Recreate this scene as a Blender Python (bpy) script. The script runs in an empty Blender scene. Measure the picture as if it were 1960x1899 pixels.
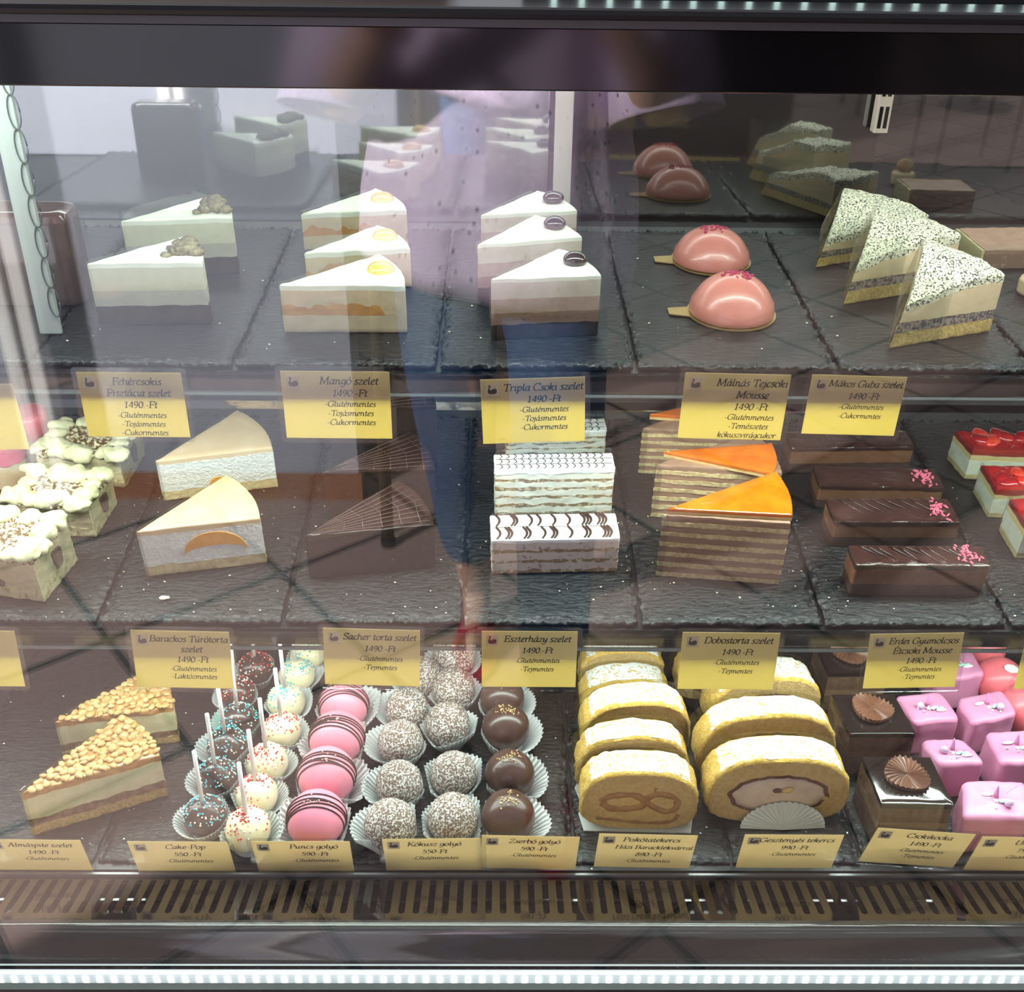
import bpy, bmesh, math, random
from mathutils import Vector, Matrix, noise, Euler
R = math.radians
rng = random.Random(7)
SC = bpy.context.scene
COL = SC.collection

# ------------------------------------------------------------------ camera
W, H, F = 1960.0, 1899.0, 2100.0            # photograph size and focal length in pixels
CAM_Z = 1.42
cam_data = bpy.data.cameras.new('camera')
cam_data.sensor_fit = 'HORIZONTAL'
cam_data.sensor_width = 36.0
cam_data.lens = 36.0 * F / W
cam_data.clip_start = 0.01
cam_data.clip_end = 80
cam = bpy.data.objects.new('camera', cam_data)
COL.objects.link(cam)
CAM_M = Matrix.Translation((0, 0, CAM_Z)) @ Matrix.Rotation(R(-0.8), 4, 'Z') @ Matrix.Rotation(R(90 - 30.5), 4, 'X') @ Matrix.Rotation(R(0.75), 4, 'Z')
cam.matrix_world = CAM_M
SC.camera = cam

# ------------------------------------------------------------------ world, outdoor light, exposure
SC.view_settings.view_transform = 'Standard'
SC.view_settings.look = 'None'
SC.view_settings.exposure = 0.0
SC.view_settings.gamma = 1.0
SC.view_settings.use_curve_mapping = False
SC.cycles.transparent_max_bounces = 40
SC.cycles.max_bounces = 10
SC.cycles.diffuse_bounces = 3
SC.cycles.glossy_bounces = 5
SC.cycles.sample_clamp_indirect = 4.0
SC.cycles.caustics_reflective = False
SC.cycles.caustics_refractive = False
SC.cycles.blur_glossy = 0.5
world = bpy.data.worlds.new('overcast_sky')
SC.world = world
world.use_nodes = True
world.node_tree.nodes['Background'].inputs['Color'].default_value = (0.90, 0.93, 1.0, 1)
world.node_tree.nodes['Background'].inputs['Strength'].default_value = 0.72

def lamp(name, kind, loc, rot=None, aim=None, **kw):
    d = bpy.data.lights.new(name, kind)
    for k, v in kw.items():
        setattr(d, k, v)
    o = bpy.data.objects.new(name, d)
    COL.objects.link(o)
    o.location = loc
    if aim is not None:
        o.rotation_euler = (Vector(aim) - Vector(loc)).to_track_quat('-Z', 'Y').to_euler()
    elif rot is not None:
        o.rotation_euler = rot
    return o

# daylight that comes down the street from one side, over the case, onto the customer and the door post
SUNSPOT = lamp('low_daylight', 'SPOT', (-3.6, 2.6, 3.4), aim=(-0.55, -0.5, 0.8), energy=5600, spot_size=R(34), spot_blend=0.3, shadow_soft_size=0.12, color=(1.0, 0.96, 0.9))
# LED strips of the case: (light under each shelf front, pointing down and back)
LED = (0.86, 1.0, 0.93)

# ------------------------------------------------------------------ pixel <-> place
def ray(px, py):
    d = Vector(((px - W / 2) / F, -(py - H / 2) / F, -1.0))
    return CAM_M.to_3x3() @ d
EYE = Vector((0, 0, CAM_Z))
CAM_I = CAM_M.inverted()
def pix(p):
    q = CAM_I @ Vector(p)
    return (W / 2 + F * q.x / -q.z, H / 2 - F * q.y / -q.z)
def at_y(px, py, y):
    d = ray(px, py); t = y / d.y
    return EYE + d * t

class Shelf:
    """a flat surface that rises TILT degrees towards the back, its front edge at y, z"""
    def __init__(s, y, z, tilt):
        s.tilt = tilt
        s.M = Matrix.Translation((0, y, z)) @ Matrix.Rotation(R(tilt), 4, 'X')
        s.I = s.M.inverted()
        s.n = s.M.to_3x3() @ Vector((0, 0, 1))
        s.o = Vector((0, y, z))
    def at(s, px, py, h=0.0):
        d = ray(px, py)
        t = ((s.o + s.n * h) - EYE).dot(s.n) / d.dot(s.n)
        return s.I @ (EYE + d * t)
    def height(s, uv, py):
        """height above UV at which the vertical through it reaches image row PY"""
        lo, hi = 0.0, 0.4
        for _ in range(40):
            m = (lo + hi) / 2
            if pix(s.M @ Vector((uv[0], uv[1], m)))[1] > py: lo = m
            else: hi = m
        return lo
    def ball(s, px, py, rpx):
        d = ray(px, py)
        # centre on the ray with its height above the surface equal to its radius
        r = 0.03
        for _ in range(20):
            p = s.at(px, py, r)
            zc = -(CAM_I @ (s.M @ p)).z
            r = rpx * zc / F
        return Vector((p.x, p.y, 0)), r

TOP = Shelf(1.007, CAM_Z - 0.440, 3.0)
MID = Shelf(0.967, CAM_Z - 0.729, 6.0)
BOT = Shelf(0.800, CAM_Z - 0.960, 0.0)
GLASS_Y = 0.715
BACK_Y = 1.43

# ------------------------------------------------------------------ objects
def link(o, parent=None):
    COL.objects.link(o)
    if parent is not None:
        o.parent = parent
    return o
def tag(o, label=None, cat=None, group=None, kind=None):
    if label: o['label'] = label
    if cat: o['category'] = cat
    if group: o['group'] = group
    if kind: o['kind'] = kind
    return o
def empty(name, M, label, cat, group=None):
    o = bpy.data.objects.new(name, None)
    o.empty_display_size = 0.02
    link(o); o.matrix_world = M
    return tag(o, label, cat, group)
def place(shelf, u, v, a=0.0, h=0.0):
    return shelf.M @ Matrix.Translation((u, v, h)) @ Matrix.Rotation(a, 4, 'Z')

class MB:
    def __init__(s):
        s.v = []; s.f = []
    def add(s, verts, faces):
        b = len(s.v)
        s.v += [tuple(q) for q in verts]
        s.f += [tuple(i + b for i in f) for f in faces]
        return s
    def box(s, x0, x1, y0, y1, z0, z1, M=None):
        p = [Vector((x, y, z)) for z in (z0, z1) for y in (y0, y1) for x in (x0, x1)]
        if M is not None: p = [M @ q for q in p]
        return s.add(p, [(0, 2, 3, 1), (4, 5, 7, 6), (0, 1, 5, 4), (2, 6, 7, 3), (0, 4, 6, 2), (1, 3, 7, 5)])
    def tube(s, pts, r, n=8, cap=True):
        pts = [Vector(p) for p in pts]
        rr = r if isinstance(r, (list, tuple)) else [r] * len(pts)
        rings = []
        prev = None
        for i, p in enumerate(pts):
            t = (pts[min(i + 1, len(pts) - 1)] - pts[max(i - 1, 0)]).normalized()
            if prev is None:
                a = t.orthogonal().normalized()
            else:
                a = (prev - t * prev.dot(t))
                a = a.normalized() if a.length > 1e-6 else t.orthogonal().normalized()
            prev = a
            b = t.cross(a)
            rings.append([p + (a * math.cos(2 * math.pi * k / n) + b * math.sin(2 * math.pi * k / n)) * rr[i] for k in range(n)])
        base = len(s.v)
        for g in rings: s.v += [tuple(q) for q in g]
        for i in range(len(rings) - 1):
            for k in range(n):
                s.f.append((base + i * n + k, base + i * n + (k + 1) % n, base + (i + 1) * n + (k + 1) % n, base + (i + 1) * n + k))
        if cap:
            s.f.append(tuple(base + k for k in reversed(range(n))))
            s.f.append(tuple(base + (len(rings) - 1) * n + k for k in range(n)))
        return s
    def ball(s, c, r, nu=10, nv=6, sc=(1, 1, 1), M=None):
        c = Vector(c); vs = []; fs = []
        for j in range(1, nv):
            th = math.pi * j / nv
            for i in range(nu):
                ph = 2 * math.pi * i / nu
                vs.append(Vector((math.sin(th) * math.cos(ph) * sc[0], math.sin(th) * math.sin(ph) * sc[1], math.cos(th) * sc[2])) * r)
        vs.append(Vector((0, 0, r * sc[2]))); vs.append(Vector((0, 0, -r * sc[2])))
        t, b = len(vs) - 2, len(vs) - 1
        for j in range(nv - 2):
            for i in range(nu):
                fs.append((j * nu + i, (j + 1) * nu + i, (j + 1) * nu + (i + 1) % nu, j * nu + (i + 1) % nu))
        for i in range(nu):
            fs.append((t, i, (i + 1) % nu))
            fs.append((b, (nv - 2) * nu + (i + 1) % nu, (nv - 2) * nu + i))
        if M is not None: vs = [M @ q for q in vs]
        return s.add([q + c for q in vs], fs)
    def loft(s, rings, cap0=True, cap1=True):
        n = len(rings[0]); b = len(s.v)
        for g in rings: s.v += [tuple(q) for q in g]
        for i in range(len(rings) - 1):
            for k in range(n):
                s.f.append((b + i * n + k, b + i * n + (k + 1) % n, b + (i + 1) * n + (k + 1) % n, b + (i + 1) * n + k))
        if cap0: s.f.append(tuple(b + k for k in reversed(range(n))))
        if cap1: s.f.append(tuple(b + (len(rings) - 1) * n + k for k in range(n)))
        return s
    def mesh(s, name, smooth=False, fix=False):
        me = bpy.data.meshes.new(name)
        me.from_pydata(s.v, [], s.f)
        if fix:
            bm = bmesh.new(); bm.from_mesh(me)
            bmesh.ops.recalc_face_normals(bm, faces=bm.faces); bm.to_mesh(me); bm.free()
        me.polygons.foreach_set('use_smooth', [smooth] * len(me.polygons))
        me.update()
        return me
    def build(s, name, mat, parent=None, smooth=False, bevel=0, fix=False, auto=None):
        me = s.mesh(name, smooth or auto is not None, fix)
        me.materials.append(mat)
        o = bpy.data.objects.new(name, me)
        link(o, parent)
        if auto is not None:
            me.set_sharp_from_angle(angle=R(auto))
        if bevel:
            m = o.modifiers.new('bevel', 'BEVEL'); m.width = bevel; m.segments = 2; m.limit_method = 'ANGLE'
        return o
def struct(o, name=None):
    o['kind'] = 'structure'
    return o
def copy_tree(o, M, label, group=None, keep=None):
    """a copy of a thing with copies of its parts and their sub-parts (mesh data shared)"""
    def rec(src, par):
        c = src.copy(); COL.objects.link(c); c.parent = par
        for ch in src.children: rec(ch, c)
        return c
    c = rec(o, None); c.matrix_world = M; c['label'] = label
    if group: c['group'] = group
    return c

# ------------------------------------------------------------------ materials
MATS = {}
def nodes(name):
    m = bpy.data.materials.new(name); m.use_nodes = True
    nt = m.node_tree; b = nt.nodes['Principled BSDF']
    return m, nt, b
def rgb(c):
    if isinstance(c, str):
        v = [int(c[i:i + 2], 16) / 255 for i in (0, 2, 4)]
        return tuple(x / 12.92 if x <= 0.04045 else ((x + 0.055) / 1.055) ** 2.4 for x in v) + (1,)
    return tuple(c)[:3] + (1,)
def coords(nt, scale=(1, 1, 1)):
    tc = nt.nodes.new('ShaderNodeTexCoord'); mp = nt.nodes.new('ShaderNodeMapping')
    mp.inputs['Scale'].default_value = scale
    nt.links.new(tc.outputs['Object'], mp.inputs['Vector'])
    return mp.outputs['Vector']
def ntex(nt, vec, scale, detail=4, rough=0.6, dist=0.0):
    n = nt.nodes.new('ShaderNodeTexNoise')
    n.inputs['Scale'].default_value = scale; n.inputs['Detail'].default_value = detail
    n.inputs['Roughness'].default_value = rough; n.inputs['Distortion'].default_value = dist
    nt.links.new(vec, n.inputs['Vector'])
    return n.outputs['Fac']
def ramp(nt, fac, stops):
    r = nt.nodes.new('ShaderNodeValToRGB')
    e = r.color_ramp.elements
    e[0].position, e[0].color = stops[0][0], rgb(stops[0][1])
    e[1].position, e[1].color = stops[1][0], rgb(stops[1][1])
    for p, c in stops[2:]:
        q = e.new(p); q.color = rgb(c)
    nt.links.new(fac, r.inputs['Fac'])
    return r.outputs['Color']
def bumpn(nt, fac, b, strength, dist=0.002):
    n = nt.nodes.new('ShaderNodeBump')
    n.inputs['Strength'].default_value = strength; n.inputs['Distance'].default_value = dist
    nt.links.new(fac, n.inputs['Height']); nt.links.new(n.outputs['Normal'], b.inputs['Normal'])
def M_(name, col, rough=0.5, col2=None, scale=60, lo=0.4, hi=0.65, detail=4, bump=0.0, bscale=None, bdist=0.001, spec=0.4, coat=0.0, metal=0.0, sss=0.0, stretch=(1, 1, 1), warp=0.0, sheen=0.0, transm=0.0):
    if name in MATS: return MATS[name]
    m, nt, b = nodes(name)
    b.inputs['Base Color'].default_value = rgb(col)
    b.inputs['Roughness'].default_value = rough
    b.inputs['Specular IOR Level'].default_value = spec
    b.inputs['Coat Weight'].default_value = coat
    b.inputs['Coat Roughness'].default_value = 0.06
    b.inputs['Metallic'].default_value = metal
    if sss:
        b.inputs['Subsurface Weight'].default_value = sss
        b.inputs['Subsurface Radius'].default_value = (0.006, 0.004, 0.003)
        b.inputs['Subsurface Scale'].default_value = 1.0
    vec = None
    if col2 is not None or bump:
        vec = coords(nt, stretch)
    if col2 is not None:
        f = ntex(nt, vec, scale, detail, 0.62, warp)
        nt.links.new(ramp(nt, f, [(lo, col), (hi, col2)]), b.inputs['Base Color'])
    if bump:
        f = ntex(nt, vec, bscale or scale, 5, 0.65)
        bumpn(nt, f, b, bump, bdist)
    MATS[name] = m
    return m
def M_clear(name, tint=(1, 1, 1), refl=0.05, edge=0.5, rough=0.02, bump=0.0):
    """clear plastic or glass: see-through with a mirror share that grows at grazing angles"""
    if name in MATS: return MATS[name]
    m, nt, b = nodes(name)
    nt.nodes.remove(b)
    tr = nt.nodes.new('ShaderNodeBsdfTransparent'); tr.inputs['Color'].default_value = tuple(tint) + (1,)
    gl = nt.nodes.new('ShaderNodeBsdfGlossy'); gl.inputs['Roughness'].default_value = rough
    lw = nt.nodes.new('ShaderNodeLayerWeight'); lw.inputs['Blend'].default_value = 0.25
    mr = nt.nodes.new('ShaderNodeMapRange')
    mr.inputs['To Min'].default_value = refl; mr.inputs['To Max'].default_value = edge
    pw = nt.nodes.new('ShaderNodeMath'); pw.operation = 'POWER'; pw.inputs[1].default_value = 2.5
    nt.links.new(lw.outputs['Facing'], pw.inputs[0])
    nt.links.new(pw.outputs[0], mr.inputs['Value'])
    mx = nt.nodes.new('ShaderNodeMixShader')
    nt.links.new(mr.outputs['Result'], mx.inputs['Fac'])
    nt.links.new(tr.outputs[0], mx.inputs[1]); nt.links.new(gl.outputs[0], mx.inputs[2])
    if bump:
        bn = nt.nodes.new('ShaderNodeBump'); bn.inputs['Strength'].default_value = bump; bn.inputs['Distance'].default_value = 0.001
        f = ntex(nt, coords(nt), 60, 2); nt.links.new(f, bn.inputs['Height']); nt.links.new(bn.outputs[0], gl.inputs['Normal'])
    nt.links.new(mx.outputs[0], nt.nodes['Material Output'].inputs['Surface'])
    MATS[name] = m
    return m
def M_emit(name, col, strength):
    if name in MATS: return MATS[name]
    m, nt, b = nodes(name)
    b.inputs['Base Color'].default_value = (0.9, 0.9, 0.9, 1)
    b.inputs['Emission Color'].default_value = rgb(col); b.inputs['Emission Strength'].default_value = strength
    MATS[name] = m
    return m
def M_paper(name, col, through, share=0.45, rough=0.7):
    """thin paper or card that lets some light through"""
    if name in MATS: return MATS[name]
    m, nt, b = nodes(name)
    b.inputs['Base Color'].default_value = rgb(col); b.inputs['Roughness'].default_value = rough
    b.inputs['Specular IOR Level'].default_value = 0.15
    t = nt.nodes.new('ShaderNodeBsdfTranslucent'); t.inputs['Color'].default_value = rgb(through)
    mx = nt.nodes.new('ShaderNodeMixShader'); mx.inputs['Fac'].default_value = share
    nt.links.new(b.outputs[0], mx.inputs[1]); nt.links.new(t.outputs[0], mx.inputs[2])
    nt.links.new(mx.outputs[0], nt.nodes['Material Output'].inputs['Surface'])
    MATS[name] = m
    return m
def M_speck(name, base, speck, scale, lo, hi, rough=0.6, bump=0.4, detail=3, bdist=0.001):
    return M_(name, base, rough, speck, scale, lo, hi, detail, bump, scale, bdist)

# ------------------------------------------------------------------ shape helpers
def fbm(p, sc, seed=0.0, oct=2):
    p = Vector(p) * sc + Vector((seed, seed * 1.7, -seed))
    return noise.fractal(p, 1.0, 2.0, oct)
def dens(outline, step):
    out = []
    n = len(outline)
    for i in range(n):
        a, b = Vector(outline[i]), Vector(outline[(i + 1) % n])
        k = max(1, int(round((b - a).length / step)))
        for j in range(k): out.append(a.lerp(b, j / k))
    return out
def normals2(o):
    n = len(o); res = []
    for i in range(n):
        t = (o[(i + 1) % n] - o[i - 1])
        t = t.normalized() if t.length > 1e-9 else Vector((1, 0))
        res.append(Vector((t.y, -t.x)))
    return res
def slab(mb, outline, zb, zt, step=0.005, nz=4, rt=0.0015, rb=0.0, amp=0.0, nsc=150, tamp=0.0, tsc=60, seed=0.0, warp=None, rings=5, octv=3, grow=0.0):
    """a layer of cake: OUTLINE (counter-clockwise) between two heights, edges rounded by RT/RB, sides and top roughened by noise"""
    zbf = zb if callable(zb) else (lambda p: zb)
    ztf = zt if callable(zt) else (lambda p: zt)
    o = dens([Vector(p) for p in outline], step)
    nm = normals2(o)
    c = sum(o, Vector((0, 0))) / len(o)
    prof = []                                        # (fraction of height, inset, part of rounding)
    if rb: prof += [(0, rb, -1), (0, rb * 0.3, -0.4)]
    for i in range(nz + 1): prof.append((i / nz, 0.0, 0))
    if rt: prof = prof[:-1] + [(1, 0.0, 1), (1, rt * 0.3, 0.3), (1, rt, 0)]
    G = []
    for fr, ins, tag_ in prof:
        g = []
        for p, n in zip(o, nm):
            z0, z1 = zbf(p), ztf(p)
            if rb and tag_ < 0: z = z0 + (0 if tag_ == -1 else rb * 0.3)
            elif rb and fr == 0: z = z0 + rb
            elif rt and fr == 1: z = z1 - rt * tag_
            else: z = z0 + (z1 - z0) * fr
            q = p - n * ins + n * grow
            if amp: q = q + n * amp * fbm((p.x, p.y, z), nsc, seed, octv)
            g.append(Vector((q.x, q.y, z)))
        G.append(g)
    top = G[-1]
    for k in range(1, rings):
        f = k / rings
        g = []
        for q, p in zip(top, o):
            xy = Vector((q.x, q.y)).lerp(c, f)
            z = ztf(xy)
            if tamp: z += tamp * fbm((xy.x, xy.y, 0.3), tsc, seed + 5, 3) * min(1, f * 4)
            g.append(Vector((xy.x, xy.y, z)))
        G.append(g)
    b = len(mb.v); n = len(o)
    allv = [q for g in G for q in g] + [Vector((c.x, c.y, ztf(c))), Vector((c.x, c.y, zbf(c)))]
    if warp: allv = [warp(q) for q in allv]
    fs = []
    for i in range(len(G) - 1):
        for k in range(n):
            fs.append((i * n + k, i * n + (k + 1) % n, (i + 1) * n + (k + 1) % n, (i + 1) * n + k))
    L = len(G) * n
    for k in range(n):
        fs.append(((len(G) - 1) * n + k, (len(G) - 1) * n + (k + 1) % n, L))
        fs.append(((k + 1) % n, k, L + 1))
    mb.add(allv, fs)
    return mb
def layer(name, mat, parent, outline, zb, zt, **kw):
    return slab(MB(), outline, zb, zt, **kw).build(name, mat, parent, auto=40)
def wedge(L, ang, n=8):
    return [Vector((0, 0))] + [Vector((L * math.cos(ang * i / n), L * math.sin(ang * i / n))) for i in range(n + 1)]
def rect(w, d, r=0.0):
    if not r: return [Vector((0, 0)), Vector((w, 0)), Vector((w, d)), Vector((0, d))]
    out = []
    for cx, cy, a0 in ((w - r, r, -90), (w - r, d - r, 0), (r, d - r, 90), (r, r, 180)):
        for k in range(5):
            a = R(a0 + 22.5 * k); out.append(Vector((cx + r * math.cos(a), cy + r * math.sin(a))))
    return out
def circle(r, n=40, sx=1, sy=1):
    return [Vector((r * sx * math.cos(2 * math.pi * i / n), r * sy * math.sin(2 * math.pi * i / n))) for i in range(n)]
def strip(pts, h, z0=0.0, corner=0.008, t=0.0003, hs=None):
    """an upright band of clear film along PTS (2-d), rounded at its two upper ends"""
    mb = MB()
    P = dens_open([Vector(p) for p in pts], 0.004)
    Ls = [0]
    for a, b in zip(P, P[1:]): Ls.append(Ls[-1] + (b - a).length)
    T = Ls[-1]
    vs = []
    for p, l in zip(P, Ls):
        e = min(l, T - l)
        hh = h if e > corner else h - corner + math.sqrt(max(0, corner ** 2 - (corner - e) ** 2))
        vs.append((p, hh))
    n = len(vs); nrm = []
    for i in range(n):
        tt = (vs[min(i + 1, n - 1)][0] - vs[max(i - 1, 0)][0]).normalized()
        nrm.append(Vector((tt.y, -tt.x)))
    V = []
    for (p, hh), q in zip(vs, nrm):
        a, b = p + q * t, p - q * t
        V += [(a.x, a.y, z0), (a.x, a.y, hh), (b.x, b.y, hh), (b.x, b.y, z0)]
    fs = []
    for i in range(n - 1):
        for k in range(4):
            fs.append((i * 4 + k, (i + 1) * 4 + k, (i + 1) * 4 + (k + 1) % 4, i * 4 + (k + 1) % 4))
    fs += [(0, 1, 2, 3), ((n - 1) * 4 + 3, (n - 1) * 4 + 2, (n - 1) * 4 + 1, (n - 1) * 4)]
    return mb.add(V, fs)
def dens_open(pts, step):
    out = []
    for a, b in zip(pts, pts[1:]):
        k = max(1, int(round((b - a).length / step)))
        out += [a.lerp(b, j / k) for j in range(k)]
    return out + [pts[-1]]
def catmull(pts, k=6):
    pts = [Vector(p) for p in pts]
    out = []
    for i in range(len(pts) - 1):
        p0, p1, p2, p3 = pts[max(i - 1, 0)], pts[i], pts[i + 1], pts[min(i + 2, len(pts) - 1)]
        for j in range(k):
            t = j / k
            out.append(0.5 * ((2 * p1) + (p2 - p0) * t + (2 * p0 - 5 * p1 + 4 * p2 - p3) * t * t + (3 * p1 - p0 - 3 * p2 + p3) * t ** 3))
    return out + [pts[-1]]
# ================================================================== THE CASE
m_black = M_('black_lacquer', (0.004, 0.004, 0.0045), 0.10, spec=0.5)
m_dark = M_('dark_metal', (0.02, 0.021, 0.023), 0.35, (0.03, 0.03, 0.033), 30, bump=0.05)
m_steel = M_('brushed_steel', (0.42, 0.42, 0.43), 0.28, (0.5, 0.5, 0.5), 40, metal=1.0, stretch=(0.05, 1, 1))
m_grille = M_('smoked_grille', (0.16, 0.15, 0.15), 0.07, metal=1.0)
m_led = M_emit('led_diffuser', (0.88, 1.0, 0.95), 2.5)
m_led2 = M_emit('led_chip', (0.86, 1.0, 0.95), 20.0)
m_glass = M_clear('front_glass', (0.985, 0.99, 0.985), 0.070, 0.55, 0.0)
m_acryl = M_clear('acrylic', (0.93, 0.95, 0.95), 0.05, 0.7, 0.03)
m_film = M_clear('clear_film', (0.95, 0.965, 0.95), 0.055, 0.65, 0.05)
m_sleeve = M_clear('laminate', (0.93, 0.935, 0.93), 0.05, 0.6, 0.06, 0.15)
X0, X1 = -1.15, 1.15                                       # ends of the case

# front glass, as thick as it is
struct(MB().box(X0, X1, GLASS_Y - 0.003, GLASS_Y + 0.003, 0.40, 1.292).build('window_1', m_glass))
# hood above the glass
hood = MB()
zf0 = at_y(980, 172, GLASS_Y).z
zf1 = at_y(980, 50, GLASS_Y).z
hood.box(X0, X1, GLASS_Y - 0.004, GLASS_Y + 0.012, zf0, zf1)
struct(hood.build('trim_1', m_black, bevel=0.001))
bar = MB(); z0b, z1b = at_y(980, 38, 0.69).z, at_y(980, 14, 0.69).z
bar.box(X0, X1, 0.688, 0.735, z0b, z1b)
struct(bar.build('trim_2', M_('black_rail', (0.012, 0.012, 0.013), 0.3, spec=0.25), bevel=0.004))
struct(MB().box(X0, X1, 0.70, 1.46, zf1 + 0.001, z1b - 0.004).build('ceiling', M_('hood_inside', (0.05, 0.05, 0.052), 0.5)))
# rear: two sliding doors of dark mirror glass in aluminium frames, one standing in front of the other
def M_mirror(name, col, refl):
    m, nt, b = nodes(name)
    b.inputs['Base Color'].default_value = rgb(col); b.inputs['Roughness'].default_value = 0.3
    gl = nt.nodes.new('ShaderNodeBsdfGlossy'); gl.inputs['Roughness'].default_value = 0.035
    mx = nt.nodes.new('ShaderNodeMixShader'); mx.inputs['Fac'].default_value = refl
    nt.links.new(b.outputs[0], mx.inputs[1]); nt.links.new(gl.outputs[0], mx.inputs[2])
    nt.links.new(mx.outputs[0], nt.nodes['Material Output'].inputs['Surface'])
    return m
xs = at_y(1076, 300, BACK_Y).x
za, zb_ = 0.40, 1.36
d1 = MB().box(X0, xs - 0.014, BACK_Y + 0.012, BACK_Y + 0.018, za, zb_).build('door_1', M_mirror('mirror_grey', (0.16, 0.165, 0.19), 0.42)); struct(d1)
d2 = MB().box(xs + 0.012, X1, BACK_Y, BACK_Y + 0.006, za, zb_).build('door_2', M_mirror('mirror_brown', (0.018, 0.014, 0.013), 0.36)); struct(d2)
MB().box(xs - 0.011, xs + 0.012, BACK_Y - 0.006, BACK_Y + 0.010, za, zb_).build('door_stile', M_('pale_aluminium', (0.55, 0.50, 0.45), 0.4, metal=0.2), d2, bevel=0.001)
MB().box(xs - 0.018, xs - 0.011, BACK_Y - 0.002, BACK_Y + 0.018, za, zb_).build('door_seal', m_black, d2)
struct(MB().box(X0 - 0.02, X0, 0.70, 1.47, 0.2, 1.36).build('wall_left', m_dark))
struct(MB().box(X1, X1 + 0.02, 0.70, 1.47, 0.2, 1.36).build('wall_right', m_dark))
struct(MB().box(X0, X1, 1.455, 1.47, 0.2, 1.36).build('wall_back', m_dark))

# slotted uprights in the rear corners that carry the shelf brackets
def upright(px, py, w, mat, label, slots):
    p = at_y(px, py, BACK_Y - 0.02)
    zb0 = at_y(px, 254, BACK_Y - 0.02).z; hh0 = 1.295 - zb0
    t = empty('shelf_upright', Matrix.Translation((p.x, p.y, zb0)), label, 'shelf support', None)
    MB().box(-w / 2, w / 2, -0.004, 0.012, 0, hh0).build('rail', mat, t, bevel=0.001)
    s = MB()
    z = 0.006
    while z < hh0 - .03:
        for dx in slots:
            s.box(w * dx - 0.0022, w * dx + 0.0022, -0.0046, -0.0038, z, z + 0.026)
        z += 0.038
    s.build('slots', m_black, t)
q = TOP.at(97, 640); base = TOP.M @ q
t = empty('shelf_upright', Matrix.Translation(base), 'pale upright with a chain of dark loops beside the tall glazed cake', 'shelf support')
MB().box(-0.011, 0.011, 0, 0.006, 0, 1.285 - base.z).build('rail', M_('pale_rail', (0.33, 0.36, 0.34), 0.4), t, bevel=0.001)
lp = MB(); z = 0.02
while z < 1.26 - base.z:
    lp.tube([(0.011 + 0.0055 * math.cos(a_) , -0.0012, z + 0.0155 + 0.0160 * math.sin(a_)) for a_ in [2 * math.pi * k / 20 for k in range(21)]], 0.0007, 5)
    z += 0.031
lp.build('loops', M_('loop_grey', (0.06, 0.07, 0.07), 0.4), t, smooth=True)
upright(1690, 215, 0.018, M_('tan_rail', (0.62, 0.5, 0.42), 0.45), 'beige double-slotted upright behind the poppy seed slices', (-0.2, 0.2))

# shelves: panel, front edge, acrylic price rail, LED strip
def shelf(S, label, gap_py, rail_py, depth, led_e):
    t = empty('display_shelf', S.M.copy(), label, 'shelf', 'lit shelves inside the display case')
    z = -0.010
    MB().box(X0 + 0.01, X1 - 0.01, -0.004, depth, z - 0.012, z).build('shelf_panel', m_dark, t)
    p0 = S.I @ at_y(980, gap_py, S.o.y - 0.012); p1 = S.I @ at_y(980, rail_py, S.o.y - 0.012)
    MB().box(X0 + 0.01, X1 - 0.01, -0.010, -0.004, p1.z + 0.001, z + 0.002).build('front_edge', m_black, t, bevel=0.0008)
    MB().box(X0 + 0.01, X1 - 0.01, -0.0155, -0.0125, p1.z, z - 0.002).build('price_rail', m_acryl, t)
    MB().box(X0 + 0.01, X1 - 0.01, -0.0165, -0.0110, p1.z - 0.0011, p1.z).build('rail_lip', M_('rail_edge', (0.14, 0.145, 0.15), 0.2), t)
    MB().box(X0 + 0.03, X1 - 0.03, 0.006, 0.020, z - 0.020, z - 0.0125).build('led_strip', m_led, t)
    o = lamp('shelf_led', 'AREA', S.M @ Vector((0, 0.028, z - 0.023)), energy=led_e, color=LED)
    o.data.shape = 'RECTANGLE'; o.data.size = 2.2; o.data.size_y = 0.02
    o.rotation_euler = (R(-4), 0, 0)
    o.data.spread = R(180)
    return t
shelf(TOP, 'upper black shelf under the mousse slices and pink domes', 705, 757, 0.43, 9.0)
shelf(MID, 'middle black shelf under the layered slices and mousse bars', 1196, 1243, 0.45, 6.0)
# top light behind the hood
o = lamp('hood_led', 'AREA', (0, 0.97, 1.286), energy=9.5, color=LED)
o.data.shape = 'RECTANGLE'; o.data.size = 2.2; o.data.size_y = 0.02; o.rotation_euler = (R(8), 0, 0)
ls = MB().box(X0 + 0.03, X1 - 0.03, 0.96, 0.98, 1.290, 1.297).build('led_strip', m_led)
o = lamp('rear_fill', 'AREA', (0, 1.40, 1.30), energy=4.0, color=LED)  # added fill lamp, brightens the backs of the pastries seen in the mirror doors
o.data.shape = 'RECTANGLE'; o.data.size = 2.2; o.data.size_y = 0.02; o.rotation_euler = (R(-20), 0, 0)
tag(ls, 'white LED strip hidden behind the hood', 'light')

# deck of the case
struct(MB().box(X0, X1, BOT.o.y + 0.03, 1.46, 0.42, BOT.o.z - 0.0065).build('floor_1', m_dark))
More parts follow.
